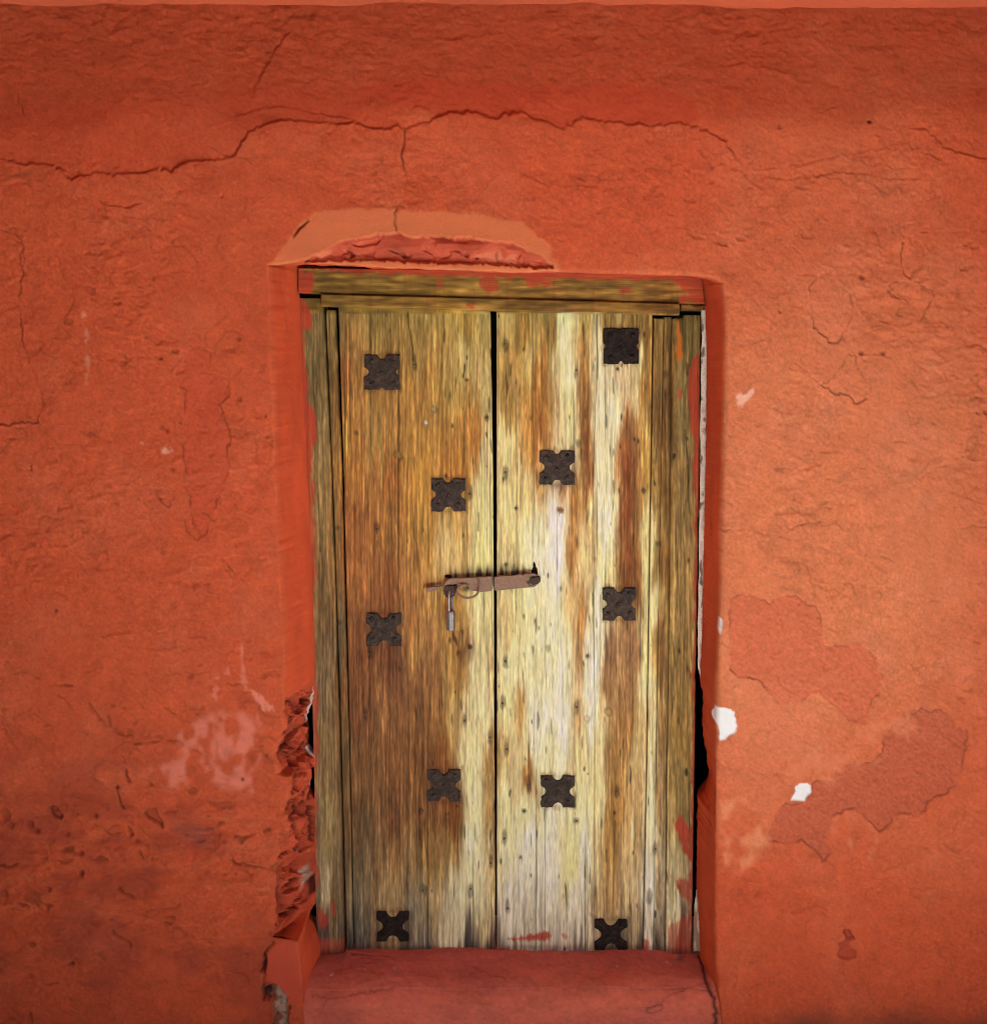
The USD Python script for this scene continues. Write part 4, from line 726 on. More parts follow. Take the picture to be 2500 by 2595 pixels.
# ------------------------------------------------------------------ weathered wood colour (photo pixels); anchors are the tones seen on the boards
WU, WV = (730, 1810), (640, 2460); WS = (3.0, 1.25)              # row and column step
wsh = (int((WV[1] - WV[0]) / WS[0]) + 1, int((WU[1] - WU[0]) / WS[1]) + 1)
wu, wv = np.meshgrid(WU[0] + np.arange(wsh[1]) * WS[1], WV[0] + np.arange(wsh[0]) * WS[0])
def wn(wlv, wlu, seed, octv=3, gain=.55): return fbm(wsh, (wlv / WS[0], wlu / WS[1]), seed, octv, gain)
anch = [  # u, v, r, g, b
 (880, 800, 128, 98, 48), (960, 810, 124, 96, 44), (1060, 810, 130, 100, 46), (1180, 800, 142, 108, 44), (1235, 850, 150, 122, 58), (880, 880, 128, 88, 40), (1060, 880, 138, 106, 52), (1180, 900, 160, 132, 66), (880, 1000, 132, 80, 34), (980, 1030, 150, 106, 48), (1060, 1000, 150, 106, 46),
 (1150, 1020, 164, 128, 58), (1230, 1020, 172, 142, 68), (880, 1100, 164, 118, 50), (960, 1120, 158, 118, 56), (1050, 1120, 164, 116, 50), (1150, 1100, 160, 108, 46), (1200, 1100, 164, 108, 46), (1235, 1150, 190, 160, 90), (890, 1200, 160, 104, 44), (980, 1220, 152, 92, 38), (1060, 1220, 172, 120, 48), (1150, 1190, 170, 110, 42),
 (1220, 1260, 212, 192, 110), (890, 1330, 142, 86, 38), (980, 1330, 160, 106, 48), (1070, 1340, 172, 122, 52), (1160, 1340, 186, 140, 62), (1228, 1360, 224, 206, 122), (900, 1460, 150, 92, 42), (980, 1470, 140, 82, 38), (1060, 1450, 168, 116, 54), (1140, 1410, 200, 156, 74), (1215, 1420, 214, 190, 96),
 (900, 1560, 126, 76, 36), (1050, 1540, 150, 96, 46), (1060, 1600, 172, 122, 58), (1150, 1560, 168, 116, 52), (1225, 1560, 206, 182, 104), (900, 1690, 126, 74, 34), (1000, 1680, 104, 62, 32), (1080, 1700, 140, 92, 46), (1160, 1690, 166, 118, 54), (1220, 1690, 226, 202, 130), (900, 1800, 112, 66, 32), (960, 1800, 130, 84, 42), (1060, 1800, 126, 80, 38),
 (1150, 1800, 184, 142, 72), (1215, 1800, 228, 206, 138), (1245, 1700, 190, 150, 84), (900, 1920, 112, 72, 34), (1000, 1920, 112, 70, 32), (1060, 1930, 116, 72, 32), (1110, 1930, 128, 78, 30), (1200, 1920, 226, 202, 130), (1245, 1920, 160, 118, 60), (900, 2040, 108, 72, 36), (1000, 2060, 100, 62, 30), (1080, 2060, 116, 74, 34), (1150, 2070, 112, 64, 24), (1205, 2060, 222, 202, 136), (1245, 2060, 170, 130, 70),
 (900, 2160, 112, 84, 48), (1000, 2170, 126, 90, 48), (1090, 2170, 150, 110, 54), (1140, 2180, 170, 130, 66), (1200, 2170, 226, 212, 154), (900, 2270, 120, 98, 64), (1000, 2270, 140, 112, 68), (1090, 2270, 170, 138, 84), (1150, 2270, 208, 192, 138), (1200, 2270, 220, 200, 140), (1245, 2200, 190, 150, 84), (900, 2370, 104, 92, 68), (1060, 2360, 140, 122, 86), (1150, 2350, 196, 182, 136), (1220, 2350, 176, 154, 96),
 (900, 2410, 74, 64, 52), (1060, 2405, 84, 74, 64), (1180, 2405, 74, 62, 60), (1240, 2405, 80, 64, 58),  # dark feet of the boards: occlusion at the step painted into the tones
 # right leaf
 (1275, 830, 160, 128, 58), (1330, 830, 140, 102, 44), (1400, 820, 146, 110, 50), (1480, 815, 156, 122, 58), (1290, 950, 148, 112, 56), (1340, 900, 164, 134, 64), (1380, 960, 150, 100, 42), (1290, 1050, 152, 114, 56), (1370, 1060, 158, 98, 40), (1430, 860, 216, 206, 132), (1440, 960, 224, 216, 148), (1440, 1060, 208, 188, 112), (1435, 1130, 216, 200, 130),
 (1475, 900, 170, 122, 56), (1480, 1000, 130, 84, 40), (1480, 1090, 138, 84, 38), (1490, 1190, 130, 80, 38), (1290, 1150, 206, 178, 96), (1340, 1150, 186, 132, 54), (1360, 1110, 144, 86, 38), (1330, 1220, 208, 172, 84), (1290, 1280, 210, 186, 108), (1370, 1200, 196, 140, 60), (1410, 1270, 246, 240, 214), (1410, 1330, 250, 248, 232), (1420, 1260, 160, 104, 50), (1445, 1290, 186, 124, 54),
 (1280, 1360, 196, 168, 90), (1340, 1370, 232, 214, 142), (1300, 1430, 198, 170, 92), (1370, 1420, 240, 226, 168), (1415, 1420, 246, 238, 204), (1445, 1400, 178, 122, 60), (1475, 1400, 214, 176, 96), (1490, 1320, 200, 150, 74), (1280, 1560, 192, 156, 80), (1320, 1560, 226, 204, 128), (1400, 1560, 238, 222, 160), (1450, 1540, 214, 160, 74), (1475, 1560, 176, 122, 62),
 (1280, 1700, 222, 204, 134), (1340, 1680, 232, 214, 146), (1420, 1680, 240, 228, 172), (1470, 1680, 186, 134, 72), (1280, 1820, 216, 194, 116), (1320, 1800, 190, 140, 66), (1360, 1820, 238, 228, 176), (1420, 1830, 240, 232, 186), (1460, 1830, 196, 148, 82), (1280, 1900, 190, 150, 80), (1320, 1920, 214, 186, 112), (1380, 1930, 232, 212, 146), (1465, 1930, 212, 180, 104), (1280, 2050, 222, 204, 130), (1330, 2040, 230, 214, 146), (1340, 1980, 170, 112, 50), (1400, 2080, 234, 224, 166), (1465, 2060, 232, 214, 140),
 (1280, 2180, 226, 216, 152), (1330, 2170, 236, 228, 180), (1400, 2190, 236, 228, 182), (1450, 2180, 218, 196, 112), (1490, 2180, 234, 226, 176), (1300, 2290, 232, 228, 198), (1400, 2290, 236, 232, 206), (1470, 2290, 230, 222, 178), (1300, 2370, 214, 208, 186), (1400, 2370, 200, 190, 168), (1480, 2370, 200, 188, 162), (1300, 2412, 96, 82, 76), (1400, 2412, 116, 100, 88), (1480, 2412, 110, 94, 80),
 (1525, 860, 190, 172, 118), (1540, 815, 130, 94, 42), (1600, 810, 126, 90, 38), (1640, 830, 120, 84, 34), (1530, 950, 208, 188, 138), (1565, 960, 184, 152, 104), (1590, 1000, 176, 142, 92), (1525, 1060, 214, 198, 146), (1556, 1060, 222, 206, 146), (1585, 1090, 138, 84, 40), (1610, 1000, 190, 160, 96), (1625, 920, 190, 164, 92), (1638, 960, 128, 88, 38), (1620, 1100, 164, 116, 58), (1640, 1100, 170, 132, 64), (1585, 1180, 122, 64, 26), (1600, 1190, 142, 84, 40), (1620, 1200, 174, 124, 60), (1638, 1200, 160, 120, 54),
 (1530, 1180, 224, 208, 152), (1550, 1260, 230, 214, 152), (1530, 1330, 236, 228, 172), (1585, 1300, 128, 66, 26), (1605, 1330, 166, 110, 54), (1635, 1330, 214, 186, 98), (1540, 1430, 224, 204, 128), (1590, 1420, 134, 74, 30), (1610, 1440, 148, 86, 38), (1640, 1450, 226, 208, 120), (1550, 1480, 206, 170, 88), (1580, 1475, 108, 60, 24), (1610, 1480, 120, 74, 36), (1515, 1560, 236, 224, 164), (1625, 1570, 196, 160, 84), (1642, 1560, 228, 210, 126),
 (1500, 1640, 244, 238, 200), (1540, 1640, 150, 104, 64), (1600, 1640, 150, 102, 60), (1635, 1660, 214, 190, 108), (1500, 1740, 242, 234, 192), (1540, 1740, 150, 104, 58), (1590, 1740, 158, 110, 60), (1628, 1740, 224, 202, 130), (1500, 1810, 236, 226, 176), (1530, 1810, 200, 162, 92), (1580, 1830, 156, 108, 54), (1625, 1830, 190, 150, 80), (1515, 1920, 212, 184, 114), (1560, 1930, 176, 126, 62), (1610, 1920, 194, 154, 82), (1520, 2050, 216, 190, 118), (1560, 2050, 176, 124, 58), (1610, 2060, 190, 146, 78), (1550, 2150, 176, 128, 62), (1600, 2160, 188, 148, 86),
 (1515, 2180, 200, 160, 88), (1550, 2250, 172, 132, 76), (1600, 2260, 186, 154, 98), (1520, 2300, 176, 140, 86), (1610, 2340, 160, 134, 90), (1560, 2412, 100, 82, 62), (1610, 2412, 96, 82, 64),
 # left jamb and strip
 (795, 800, 104, 84, 44), (800, 950, 106, 84, 44), (838, 820, 120, 92, 46), (843, 1000, 104, 74, 34), (812, 1100, 132, 104, 58), (815, 1300, 150, 116, 62), (818, 1500, 128, 94, 50), (826, 1700, 124, 96, 58), (832, 1900, 126, 96, 54), (838, 2100, 138, 110, 64), (830, 2250, 170, 146, 100), (850, 2330, 120, 96, 58), (830, 2400, 84, 62, 46), (855, 1300, 130, 92, 46), (866, 1600, 104, 80, 46), (874, 1900, 96, 70, 36), (884, 2200, 104, 80, 46), (886, 2390, 60, 50, 38),
 # right strips and jamb
 (1668, 850, 116, 84, 38), (1692, 850, 106, 74, 30), (1735, 850, 96, 76, 34), (1665, 1050, 104, 72, 32), (1688, 1050, 100, 66, 28), (1730, 1050, 112, 90, 46), (1662, 1250, 150, 112, 56), (1682, 1250, 116, 78, 32), (1728, 1250, 128, 98, 50), (1658, 1450, 150, 112, 56), (1678, 1450, 120, 78, 32), (1725, 1500, 150, 114, 58), (1654, 1650, 160, 120, 60), (1674, 1650, 124, 80, 36), (1722, 1700, 150, 112, 54),
 (1650, 1850, 214, 190, 120), (1672, 1850, 140, 98, 50), (1718, 1850, 148, 110, 50), (1646, 2050, 220, 206, 146), (1668, 2050, 150, 112, 64), (1714, 2050, 140, 108, 54), (1644, 2250, 228, 222, 190), (1664, 2250, 160, 126, 78), (1708, 2200, 176, 152, 96), (1640, 2390, 190, 170, 140), (1660, 2400, 90, 70, 48), (1708, 2330, 190, 166, 116), (1715, 2410, 90, 60, 46),
 # lintel and head strip
 (900, 715, 122, 90, 32), (1100, 725, 124, 92, 34), (1300, 735, 118, 86, 32), (1500, 740, 122, 88, 34), (1700, 745, 116, 74, 26), (900, 762, 136, 104, 42), (1200, 770, 140, 106, 44), (1500, 782, 136, 100, 42), (1700, 786, 126, 92, 36)]
A_ = np.array(anch, float)
warp_u = wu + 5 * wn(260, 40, 501, 2) + 2.2 * wn(90, 14, 502, 2); warp_v = wv + 22 * wn(110, 5, 503, 2) + 12 * wn(60, 2.6, 504, 1)
num = np.zeros(wsh + (3,)); den = np.zeros(wsh)
L0 = lin(A_[:, 2:5])
for (au, av), cc in zip(A_[:, :2], L0):
    du_, dv_ = (warp_u - au) / 15.0, (warp_v - av) / 52.0
    if au < 890 or au > 1645: du_ = du_ * 1.8
    q = du_ * du_ + dv_ * dv_
    w = 1 / (q + .35) ** 2.0
    w[(wv < 793) != (av < 793)] *= 1e-4
    num += w[..., None] * cc ** .4; den += w
WC = (num / den[..., None]) ** 2.5
Ed = np.interp(wv, [690, 800, 1000, 1400, 1900, 2300, 2420], [.70, .74, .84, .95, .98, .98, .9])            # light on the boards, taken out of the seen tones
WC /= Ed[..., None]
horiz = wv < 796
g1 = np.where(horiz, fbm(wsh, (2.6, 90), 511, 3, .6), wn(200, 3.4, 512, 3, .75)); g2 = np.where(horiz, fbm(wsh, (5, 60), 513, 3), wn(120, 11, 514, 3)); g3 = np.where(horiz, noise(wsh, (1.6, 40), 515), wn(55, 2.0, 516, 2, .8))
g4 = np.where(horiz, noise(wsh, (1.4, 14), 525), wn(14, 1.7, 526, 2, .8))
lum = np.clip(WC[..., 1] / .5, .25, 1.0); WC *= np.array([1.18, 1.38, 1.52]) * (1 + .12 * sstep(1600, 1800, wv) * sstep(2380, 2250, wv) * sstep(1170, 1000, wu))[..., None]
gold = srgb(205, 178, 112); cream = srgb(238, 228, 184)
bl = sstep(.30, .55, WC[..., 1]); WC += (cream - WC) * (.35 * bl)[..., None]
WC[..., 1] = np.minimum(WC[..., 1], .955 * WC[..., 0]); WC[..., 2] = np.minimum(WC[..., 2], .68 * WC[..., 1])
WC[wv < 794] *= np.array([.82, .74, .66])
WC *= np.exp((.15 * g1 + .06 * g2 + .25 * g3 + .18 * g4) * (1.15 - .55 * lum))[..., None]
brown = srgb(116, 62, 24)
m_ = .25 * sstep(.7, 1.7, wn(200, 4, 517, 3, .7)) * sstep(.75, .35, WC[..., 1])
WC += (brown - WC) * m_[..., None]
paleL = srgb(232, 212, 140)
m_ = .3 * sstep(.8, 1.8, wn(110, 3.4, 518, 3, .7)) * ~horiz
WC += (np.minimum(paleL, WC * 1.9) - WC) * m_[..., None]
tick = sstep(1.75, 2.25, wn(26, 3.0, 519, 1)) * .65; tick = np.maximum(tick, .8 * sstep(2.35, 2.7, wn(14, 5.0, 520, 1))) * ~horiz
WC *= (1 - tick * (0.25 + .75 * sstep(860, 1200, wu)))[..., None]
lines = sstep(1.5, 2.1, wn(260, 1.9, 521, 2, .6)); WC *= (1 - .62 * lines * ~horiz)[..., None]
WH = .5 * g1 + .35 * g3 - 1.5 * lines - .8 * tick                      # relief of the grain, tenths of a mm
def wdist(pts):
    p = np.array(pts, float); best = np.full(wsh, 1e9)
    i0 = max(0, int((p[:, 1].min() - 60 - WV[0]) / WS[0])); i1 = int((p[:, 1].max() + 60 - WV[0]) / WS[0]) + 1
    j0 = max(0, int((p[:, 0].min() - 60 - WU[0]) / WS[1])); j1 = int((p[:, 0].max() + 60 - WU[0]) / WS[1]) + 1
    sl = (slice(i0, i1), slice(j0, j1))
    for a, b in zip(p[:-1], p[1:]):
        d = b - a; tt_ = np.clip(((wu[sl] - a[0]) * d[0] + (wv[sl] - a[1]) * d[1]) / max(d @ d, 1e-9), 0, 1)
        best[sl] = np.minimum(best[sl], np.hypot(wu[sl] - a[0] - tt_ * d[0], wv[sl] - a[1] - tt_ * d[1]))
    return best
def wcrack(pts, w=1.6, dark=.85, depth=6):
    g_ = np.exp(-(wdist(pts) / w) ** 2); WC[:] *= (1 - dark * g_)[..., None]; WH[:] -= depth * g_
wcrack([(1033, 788), (1034, 820), (1041, 850), (1043, 870), (1047, 890), (1047, 915)], 1.5)
wcrack([(1047, 930), (1046, 965)], 1.2, .5); wcrack([(1212, 1300), (1211, 1345)], 1.6, .8)
wcrack([(1511, 798), (1511, 860), (1514, 900), (1513, 960)], 1.5, .7)
for q in ([(1735, 1090), (1744, 1180), (1742, 1270)], [(1715, 1420), (1722, 1560)], [(1742, 1180), (1746, 1300)], [(1700, 1600), (1712, 1690)], [(1700, 860), (1694, 1000)], [(790, 900), (800, 1080)], [(806, 1250), (812, 1400)], [(815, 1720), (820, 1830)], [(838, 2150), (839, 2178)], [(1558, 2080), (1556, 2200), (1552, 2290)]): wcrack(q, 1.5, .7)
def wspot(u, v, r, dark=.8, tail=0, up=0, color=None, amount=.8):
    dv_ = wv - v; s_ = np.where(dv_ > 0, 1 + tail, 1 + up)
    q = np.hypot((wu - u) / r, dv_ / (r * s_)) + .2 * wn(12, 8, 530, 2)
    m = sstep(1.3, .6, q)
    if color is None: WC[:] *= (1 - dark * m)[..., None]
    else: WC[:] += (np.asarray(color) - WC) * (amount * m)[..., None]
NAILS_L = [(1050, 925, 1), (1183, 963, 0), (903, 1096, 0), (1190, 1252, 1), (955, 1341, 1), (927, 1812, 1), (1177, 1826, 1), (1241, 1869, 1), (1067, 2056, 0), (1243, 2187, 1), (1073, 2257, 1), (1192, 2252, 1), (855, 1338, 0), (860, 1577, 0), (935, 1656, 1), (1233, 1059, 0)]
NAILS_R = [(1279, 872, 1), (1564, 935, 0), (1460, 938, 1), (1280, 1197, 1), (1307, 1288, 0), (1282, 1431, 0), (1280, 1676, 1), (1273, 1782, 1), (1461, 1792, 1), (1284, 1899, 1), (1338, 1990, 1), (1562, 2006, 1), (1277, 2125, 1), (1286, 2302, 1), (1460, 2080, 0), (1488, 1662, 0), (1629, 1242, 0), (1685, 948, 0), (1664, 1377, 0), (1660, 2152, 1), (1645, 2275, 1)]
for u, v, t_ in NAILS_L + NAILS_R: wspot(u, v, 7, .55, 1.6 * t_, 2.0 * t_)
for u, v, r, t_, d_ in ((1158, 2044, 5, 0, .95), (1328, 2055, 5.5, 0, .97), (956, 1375, 6, 1.5, .3), (1190, 1640, 7, 0, .9), (1160, 1652, 5, 1, .6), (1140, 1620, 4, 2, .6), (1172, 1600, 5, 2, .6), (1365, 1590, 4, 2, .6), (1355, 1570, 4, 3, .7), (1327, 1560, 3.5, 2, .6), (1350, 1640, 4, 5, .5), (1388, 1640, 6, 2.5, .5), (1328, 1655, 3, 3, .5), (1395, 1580, 3, 2, .6), (1420, 1490, 4, 1.5, .5), (1505, 1415, 5, 1.5, .4), (1476, 1150, 13, .4, .25), (1464, 1120, 8, 1, .5), (1630, 1242, 6, .5, .5)):
    wspot(u, v, r, d_, t_)
for u, v, r, c_ in ((1418, 1292, 9, srgb(150, 96, 52)), (1007, 1154, 11, srgb(158, 124, 64)), (1540, 1806, 9, srgb(206, 168, 100)), (1488, 1822, 8, srgb(238, 228, 180)), (1079, 1071, 6, srgb(240, 236, 214)), (1098, 1035, 8, srgb(186, 172, 110))): wspot(u, v, r * 1.1, .75); wspot(u, v, r * .85, color=c_, amount=.9)
# black smear above the latch bar, rust runs under the iron, plate halos
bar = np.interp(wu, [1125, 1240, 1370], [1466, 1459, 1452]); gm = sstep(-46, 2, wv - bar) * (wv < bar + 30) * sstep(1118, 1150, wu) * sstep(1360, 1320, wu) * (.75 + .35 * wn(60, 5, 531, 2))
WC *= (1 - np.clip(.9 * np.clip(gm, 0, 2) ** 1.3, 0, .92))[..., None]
for u, v, h_, w_ in ((1125, 1945, 60, 46), (1125, 2035, 90, 46), (1568, 1488, 90, 44), (1136, 1210, 60, 40), (972, 1640, 40, 40), (1411, 1140, 50, 50), (1411, 1232, 60, 40), (973, 1550, 60, 40)):
    m_ = sstep(w_, w_ * .5, abs(wu - u)) * np.exp(-np.abs(wv - v) / (h_ * .6)) * sstep(-.9, .8, wn(120, 5, int(u + v), 2)); WC += (srgb(120, 60, 22) - WC) * (.55 * m_)[..., None]
for u, v, w_, h_ in ((968, 943, 91, 89), (1136, 1254, 87, 83), (973, 1595, 88, 83), (1125, 1990, 84, 81), (995, 2347, 82, 77), (1573, 877, 89, 90), (1411, 1185, 89, 87), (1568, 1531, 85, 83), (1413, 2005, 86, 81), (1547, 2368, 83, 78)):
    q = np.maximum(abs(wu - u) - w_ / 2, (abs(wv - v) - h_ / 2)); m_ = sstep(8, 0, q + 4 * wn(20, 5, int(u), 2)) * sstep(-9, -2, q); WC += (srgb(104, 62, 30) - WC) * (.42 * m_)[..., None]  # brown stain round each plate, also a painted contact shadow
lockm = np.exp(-(((wu - 1170) / 42) ** 2 + ((wv - 1640) / 52) ** 2)) * sstep(-.6, .9, wn(70, 6, 541, 3)); WC += (srgb(92, 48, 22) - WC) * (.8 * lockm)[..., None]
# red paint left on the frame
redp = srgb(188, 70, 42)
def wpaint(pts, amount=.9, seed=0, soft=3, color=redp):
    p = np.array(pts, float); ins_ = np.zeros(wsh, bool); best = wdist(np.vstack([p, p[:1]]))
    for a, b in zip(p, np.roll(p, -1, 0)):
        if a[1] != b[1]: ins_ ^= ((a[1] > wv) != (b[1] > wv)) & (wu < (b[0] - a[0]) * (wv - a[1]) / (b[1] - a[1]) + a[0])
    s_ = np.where(ins_, best, -best) + 3.0 * wn(26, 8, 550 + seed, 3, .7)
    m = sstep(-soft, soft, s_) * amount; WC[:] += (np.asarray(color) * np.exp(.1 * g1)[..., None] - WC) * m[..., None]
wpaint([(740, 690), (792, 690), (796, 715), (790, 745), (740, 748)], .92, 1)
wpaint([(740, 680), (900, 690), (1100, 698), (1160, 698), (1240, 704), (1300, 706), (1500, 706), (1700, 712), (1800, 712), (1800, 660), (740, 650)], .92, 2)
wpaint([(1225, 700), (1262, 706), (1258, 735), (1240, 738), (1215, 720)], .75, 3); wpaint([(1105, 706), (1118, 706), (1120, 732), (1108, 735)], .6, 4); wpaint([(1340, 700), (1400, 704), (1396, 728), (1380, 732), (1366, 715), (1350, 730), (1338, 722)], .75, 5)
wpaint([(1570, 730), (1594, 727), (1596, 740), (1572, 745)], .8, 6); wpaint([(1690, 705), (1800, 705), (1800, 775), (1720, 765), (1742, 740)], .85, 7); wpaint([(1165, 765), (1190, 768), (1202, 780), (1190, 784)], .85, 8); wpaint([(1085, 766), (1098, 768), (1096, 776)], .6, 9); wpaint([(1405, 735), (1418, 733), (1416, 745)], .6, 10)
wpaint([(740, 758), (772, 758), (786, 795), (784, 830), (770, 850), (778, 1010), (800, 1060), (802, 1110), (795, 1130), (792, 1200), (740, 1200)], .9, 11); wpaint([(740, 1200), (794, 1200), (796, 1400), (798, 1700), (806, 1800), (802, 2060), (808, 2180), (812, 2230), (800, 2260), (740, 2260)], .7, 12)
wpaint([(806, 2300), (826, 2320), (834, 2340), (820, 2360), (808, 2350)], .75, 13); wpaint([(842, 2290), (852, 2300), (850, 2325), (842, 2315)], .6, 14); wpaint([(800, 2380), (876, 2380), (878, 2440), (800, 2440)], .55, 15)
wpaint([(1746, 940), (1760, 900), (1800, 900), (1800, 2420), (1752, 2420), (1750, 2100), (1755, 1800), (1760, 1400), (1757, 1150), (1746, 1080)], .85, 16)
wpaint([(1708, 2088), (1722, 2066), (1745, 2090), (1752, 2180), (1744, 2190), (1722, 2130)], .9, 17); wpaint([(1698, 2220), (1752, 2232), (1748, 2290), (1722, 2275)], .75, 18); wpaint([(1690, 2350), (1752, 2320), (1756, 2440), (1686, 2440)], .6, 19); wpaint([(1632, 2385), (1648, 2382), (1652, 2440), (1630, 2440)], .75, 20)
wpaint([(1268, 2379), (1320, 2376), (1360, 2366), (1404, 2362), (1400, 2378), (1360, 2384), (1310, 2384)], .9, 21, 2); wpaint([(1383, 2380), (1388, 2380), (1386, 2408), (1383, 2408)], .7, 22, 2); wpaint([(1425, 2370), (1446, 2374), (1440, 2380)], .6, 23, 2); wpaint([(1250, 2396), (1262, 2402), (1300, 2414), (1300, 2440), (1250, 2440)], .8, 24, 2)
wpaint([(1710, 812), (1722, 810), (1728, 870), (1728, 908), (1716, 912), (1712, 860)], .9, 25, 2, srgb(196, 110, 30)); wpaint([(1720, 990), (1724, 990), (1724, 1010), (1719, 1008)], .8, 26, 2)
WC = np.clip(WC, .003, .88)
def wsample(F, u, v):
    co = np.stack([(np.ravel(v) - WV[0]) / WS[0], (np.ravel(u) - WU[0]) / WS[1]])
    return ndimage.map_coordinates(F, co, order=1, mode='nearest').reshape(np.shape(u))
def board(name, le, re, vt, vb, y, thick, parent, mat, du=1.4, dv=5.0, label=None, bow=0.0, bev=2.2, wave=0.0, seed=0):
    """a sawn board: le/re = left and right edge as [(v, u)...], vt/vb = top and bottom (v as a function of u)"""
    le, re = curve(le), curve(re)
    um = .5 * (le(1200) + re(1200)); wdt = float(re(1200) - le(1200)); hgt = abs(float(vb(um) - vt(um)))
    nc, nr = max(8, int(wdt / du)), max(8, int(hgt / dv))
    def axis(n, size):
        s = np.linspace(0, 1, n); b = bev / size
        return np.unique(np.concatenate([[0, b * .3, b * .7, b * 1.2], s[(s > 1.6 * b) & (s < 1 - 1.6 * b)], [1 - b * 1.2, 1 - b * .7, 1 - b * .3, 1]]))
    s, t = axis(nc, wdt), axis(nr, hgt)
    S, T = np.meshgrid(s, t)
    u = np.zeros_like(S); vv = np.full_like(S, 1200.0)
    for _ in range(3):
        vv = vt(u if _ else um) + (vb(u if _ else um) - vt(u if _ else um)) * T
        u = le(vv) + (re(vv) - le(vv)) * S
    P = pt(u, vv, y)
    e = np.minimum(np.minimum(S, 1 - S) * wdt, np.minimum(T, 1 - T) * hgt)
    q = np.clip(1 - e / bev, 0, 1)
    rough_e = wave * np.abs(fbm(S.shape, (5, 5), 900 + seed, 3)) * sstep(14, 0, e)
    P[..., 1] += (1 - np.sqrt(1 - q * q * .96)) * bev * .0009 - wsample(WH, u, vv) * .00012 + bow * (2 * S - 1) ** 2 + .0006 * fbm(S.shape, (60, 20), 910 + seed, 2) + rough_e * .001
    col = np.stack([wsample(WC[..., i], u, vv) for i in range(3)], -1)
    nr, nc = S.shape; V = [P.reshape(-1, 3)]; K = [col.reshape(-1, 3)]; F = [gridfaces(nr, nc)]; n0 = nr * nc
    idx = np.arange(n0).reshape(nr, nc)
    ring = np.concatenate([idx[0, :], idx[1:, -1], idx[-1, -2::-1], idx[-2:0:-1, 0]])
    f0 = V[0][ring]; f1 = f0.copy(); f1[:, 1] = y + thick
    V += [f0, f1]; K += [K[0][ring] * .8, K[0][ring] * .8]; m = len(ring); i = np.arange(m); j = (i + 1) % m
    F.append(np.stack([n0 + i, n0 + j, n0 + m + j, n0 + m + i], 1))
    return put(name, np.vstack(V), np.vstack(F), mat, parent, np.vstack(K), label=label)
YL = .186
frame = group_xform('door_frame', 'fixed old wooden frame of lintel and two jambs smeared with red paint', 'door frame', pt(1265, 2415, DEP))
lt = curve([(700, 678), (1800, 690)]); lb = curve([(740, 741), (813, 744), (1420, 760), (1722, 768), (1800, 770)])
board('lintel', [(640, 755), (800, 755)], [(640, 1785), (690, 1776), (770, 1786)], lt, lb, .150, .10, frame, M_wood_h, 4, 2.0, bev=3, seed=1)
ht = curve([(800, 744.5), (1420, 760.5), (1722, 769)]); hb = curve([(800, 775), (1420, 791), (1722, 798)])
board('head_strip', [(700, 812), (900, 814)], [(700, 1722), (900, 1722)], ht, hb, .141, .05, frame, M_wood_h, 4, 2.0, bev=4, seed=2)
board('splintered_packing', [(700, 1725), (900, 1725)], [(700, 1786), (900, 1786)], curve([(1700, 770), (1800, 771)]), curve([(1700, 786), (1800, 788)]), .162, .04, frame, M_wood_h, 3, 2, bev=3, wave=4, seed=3)
board('jamb', [(740, 742), (1000, 752), (1500, 775), (1800, 792), (2000, 796), (2200, 796), (2340, 802), (2420, 812)], [(750, 814), (800, 819), (1200, 837), (1550, 849), (1900, 860), (2420, 872)], curve([(700, 755), (820, 755)]), curve([(780, 2424), (880, 2416)]), .170, .09, frame, M_wood, 1.8, 5, bev=2.5, seed=4)
board('jamb', [(790, 1704), (1000, 1701), (1550, 1697), (1900, 1692), (2430, 1687)], [(790, 1774), (1200, 1771), (1500, 1766), (1700, 1762), (1900, 1760), (2050, 1757), (2200, 1755), (2430, 1751)], curve([(1690, 808), (1725, 806), (1735, 798), (1780, 799)]), curve([(1680, 2426), (1770, 2428)]), .170, .09, frame, M_wood, 1.8, 5, bev=2.5, wave=3, seed=5)
board('gap_filler', [(640, 752), (700, 752)], [(640, 845), (700, 845)], curve([(740, 671), (850, 676)]), curve([(740, 683), (850, 685)]), .190, .03, frame, M_wood_h, 3, 2, bev=1.5, seed=6, label='sliver of old wood in the dark slot over the lintel')

leafL = group_xform('door_leaf', 'left leaf of the plank door, brown, with the padlock staple', 'door', pt(1060, 2412, YL))
leafR = group_xform('door_leaf', 'right leaf of the plank door, bleached pale, with the latch bar', 'door', pt(1450, 2418, YL))
foot = curve([(800, 2424), (868, 2412), (895, 2402), (960, 2404), (1010, 2412), (1250, 2418), (1300, 2419), (1550, 2422), (1700, 2424)])
board('plank', [(770, 857), (1200, 871), (1550, 879), (1900, 887.5), (2420, 899)], [(770, 1242), (1200, 1249), (1900, 1252.5), (2420, 1254.5)], lambda u: hb(u) - 14, lambda u: foot(u) + 3, YL, .03, leafL, M_wood, 1.35, 4.2, seed=11)
board('cover_strip', [(780, 826), (1200, 843), (1550, 855), (1900, 866), (2420, 879)], [(780, 848), (1200, 864), (1550, 873), (1900, 884), (2420, 895)], lambda u: hb(u) + 9, lambda u: foot(u) + 1, .181, .03, leafL, M_wood, 1.6, 5, bev=2.6, seed=12)
board('plank', [(770, 1257.5), (1200, 1258.5), (2420, 1259)], [(770, 1511.3), (900, 1512), (1200, 1502), (1400, 1500), (1800, 1506), (2420, 1504.3)], lambda u: hb(u) - 14, lambda u: foot(u) + 3 - 5 * sstep(1290, 1259, u), YL, .03, leafR, M_wood, 1.35, 4.2, seed=13)
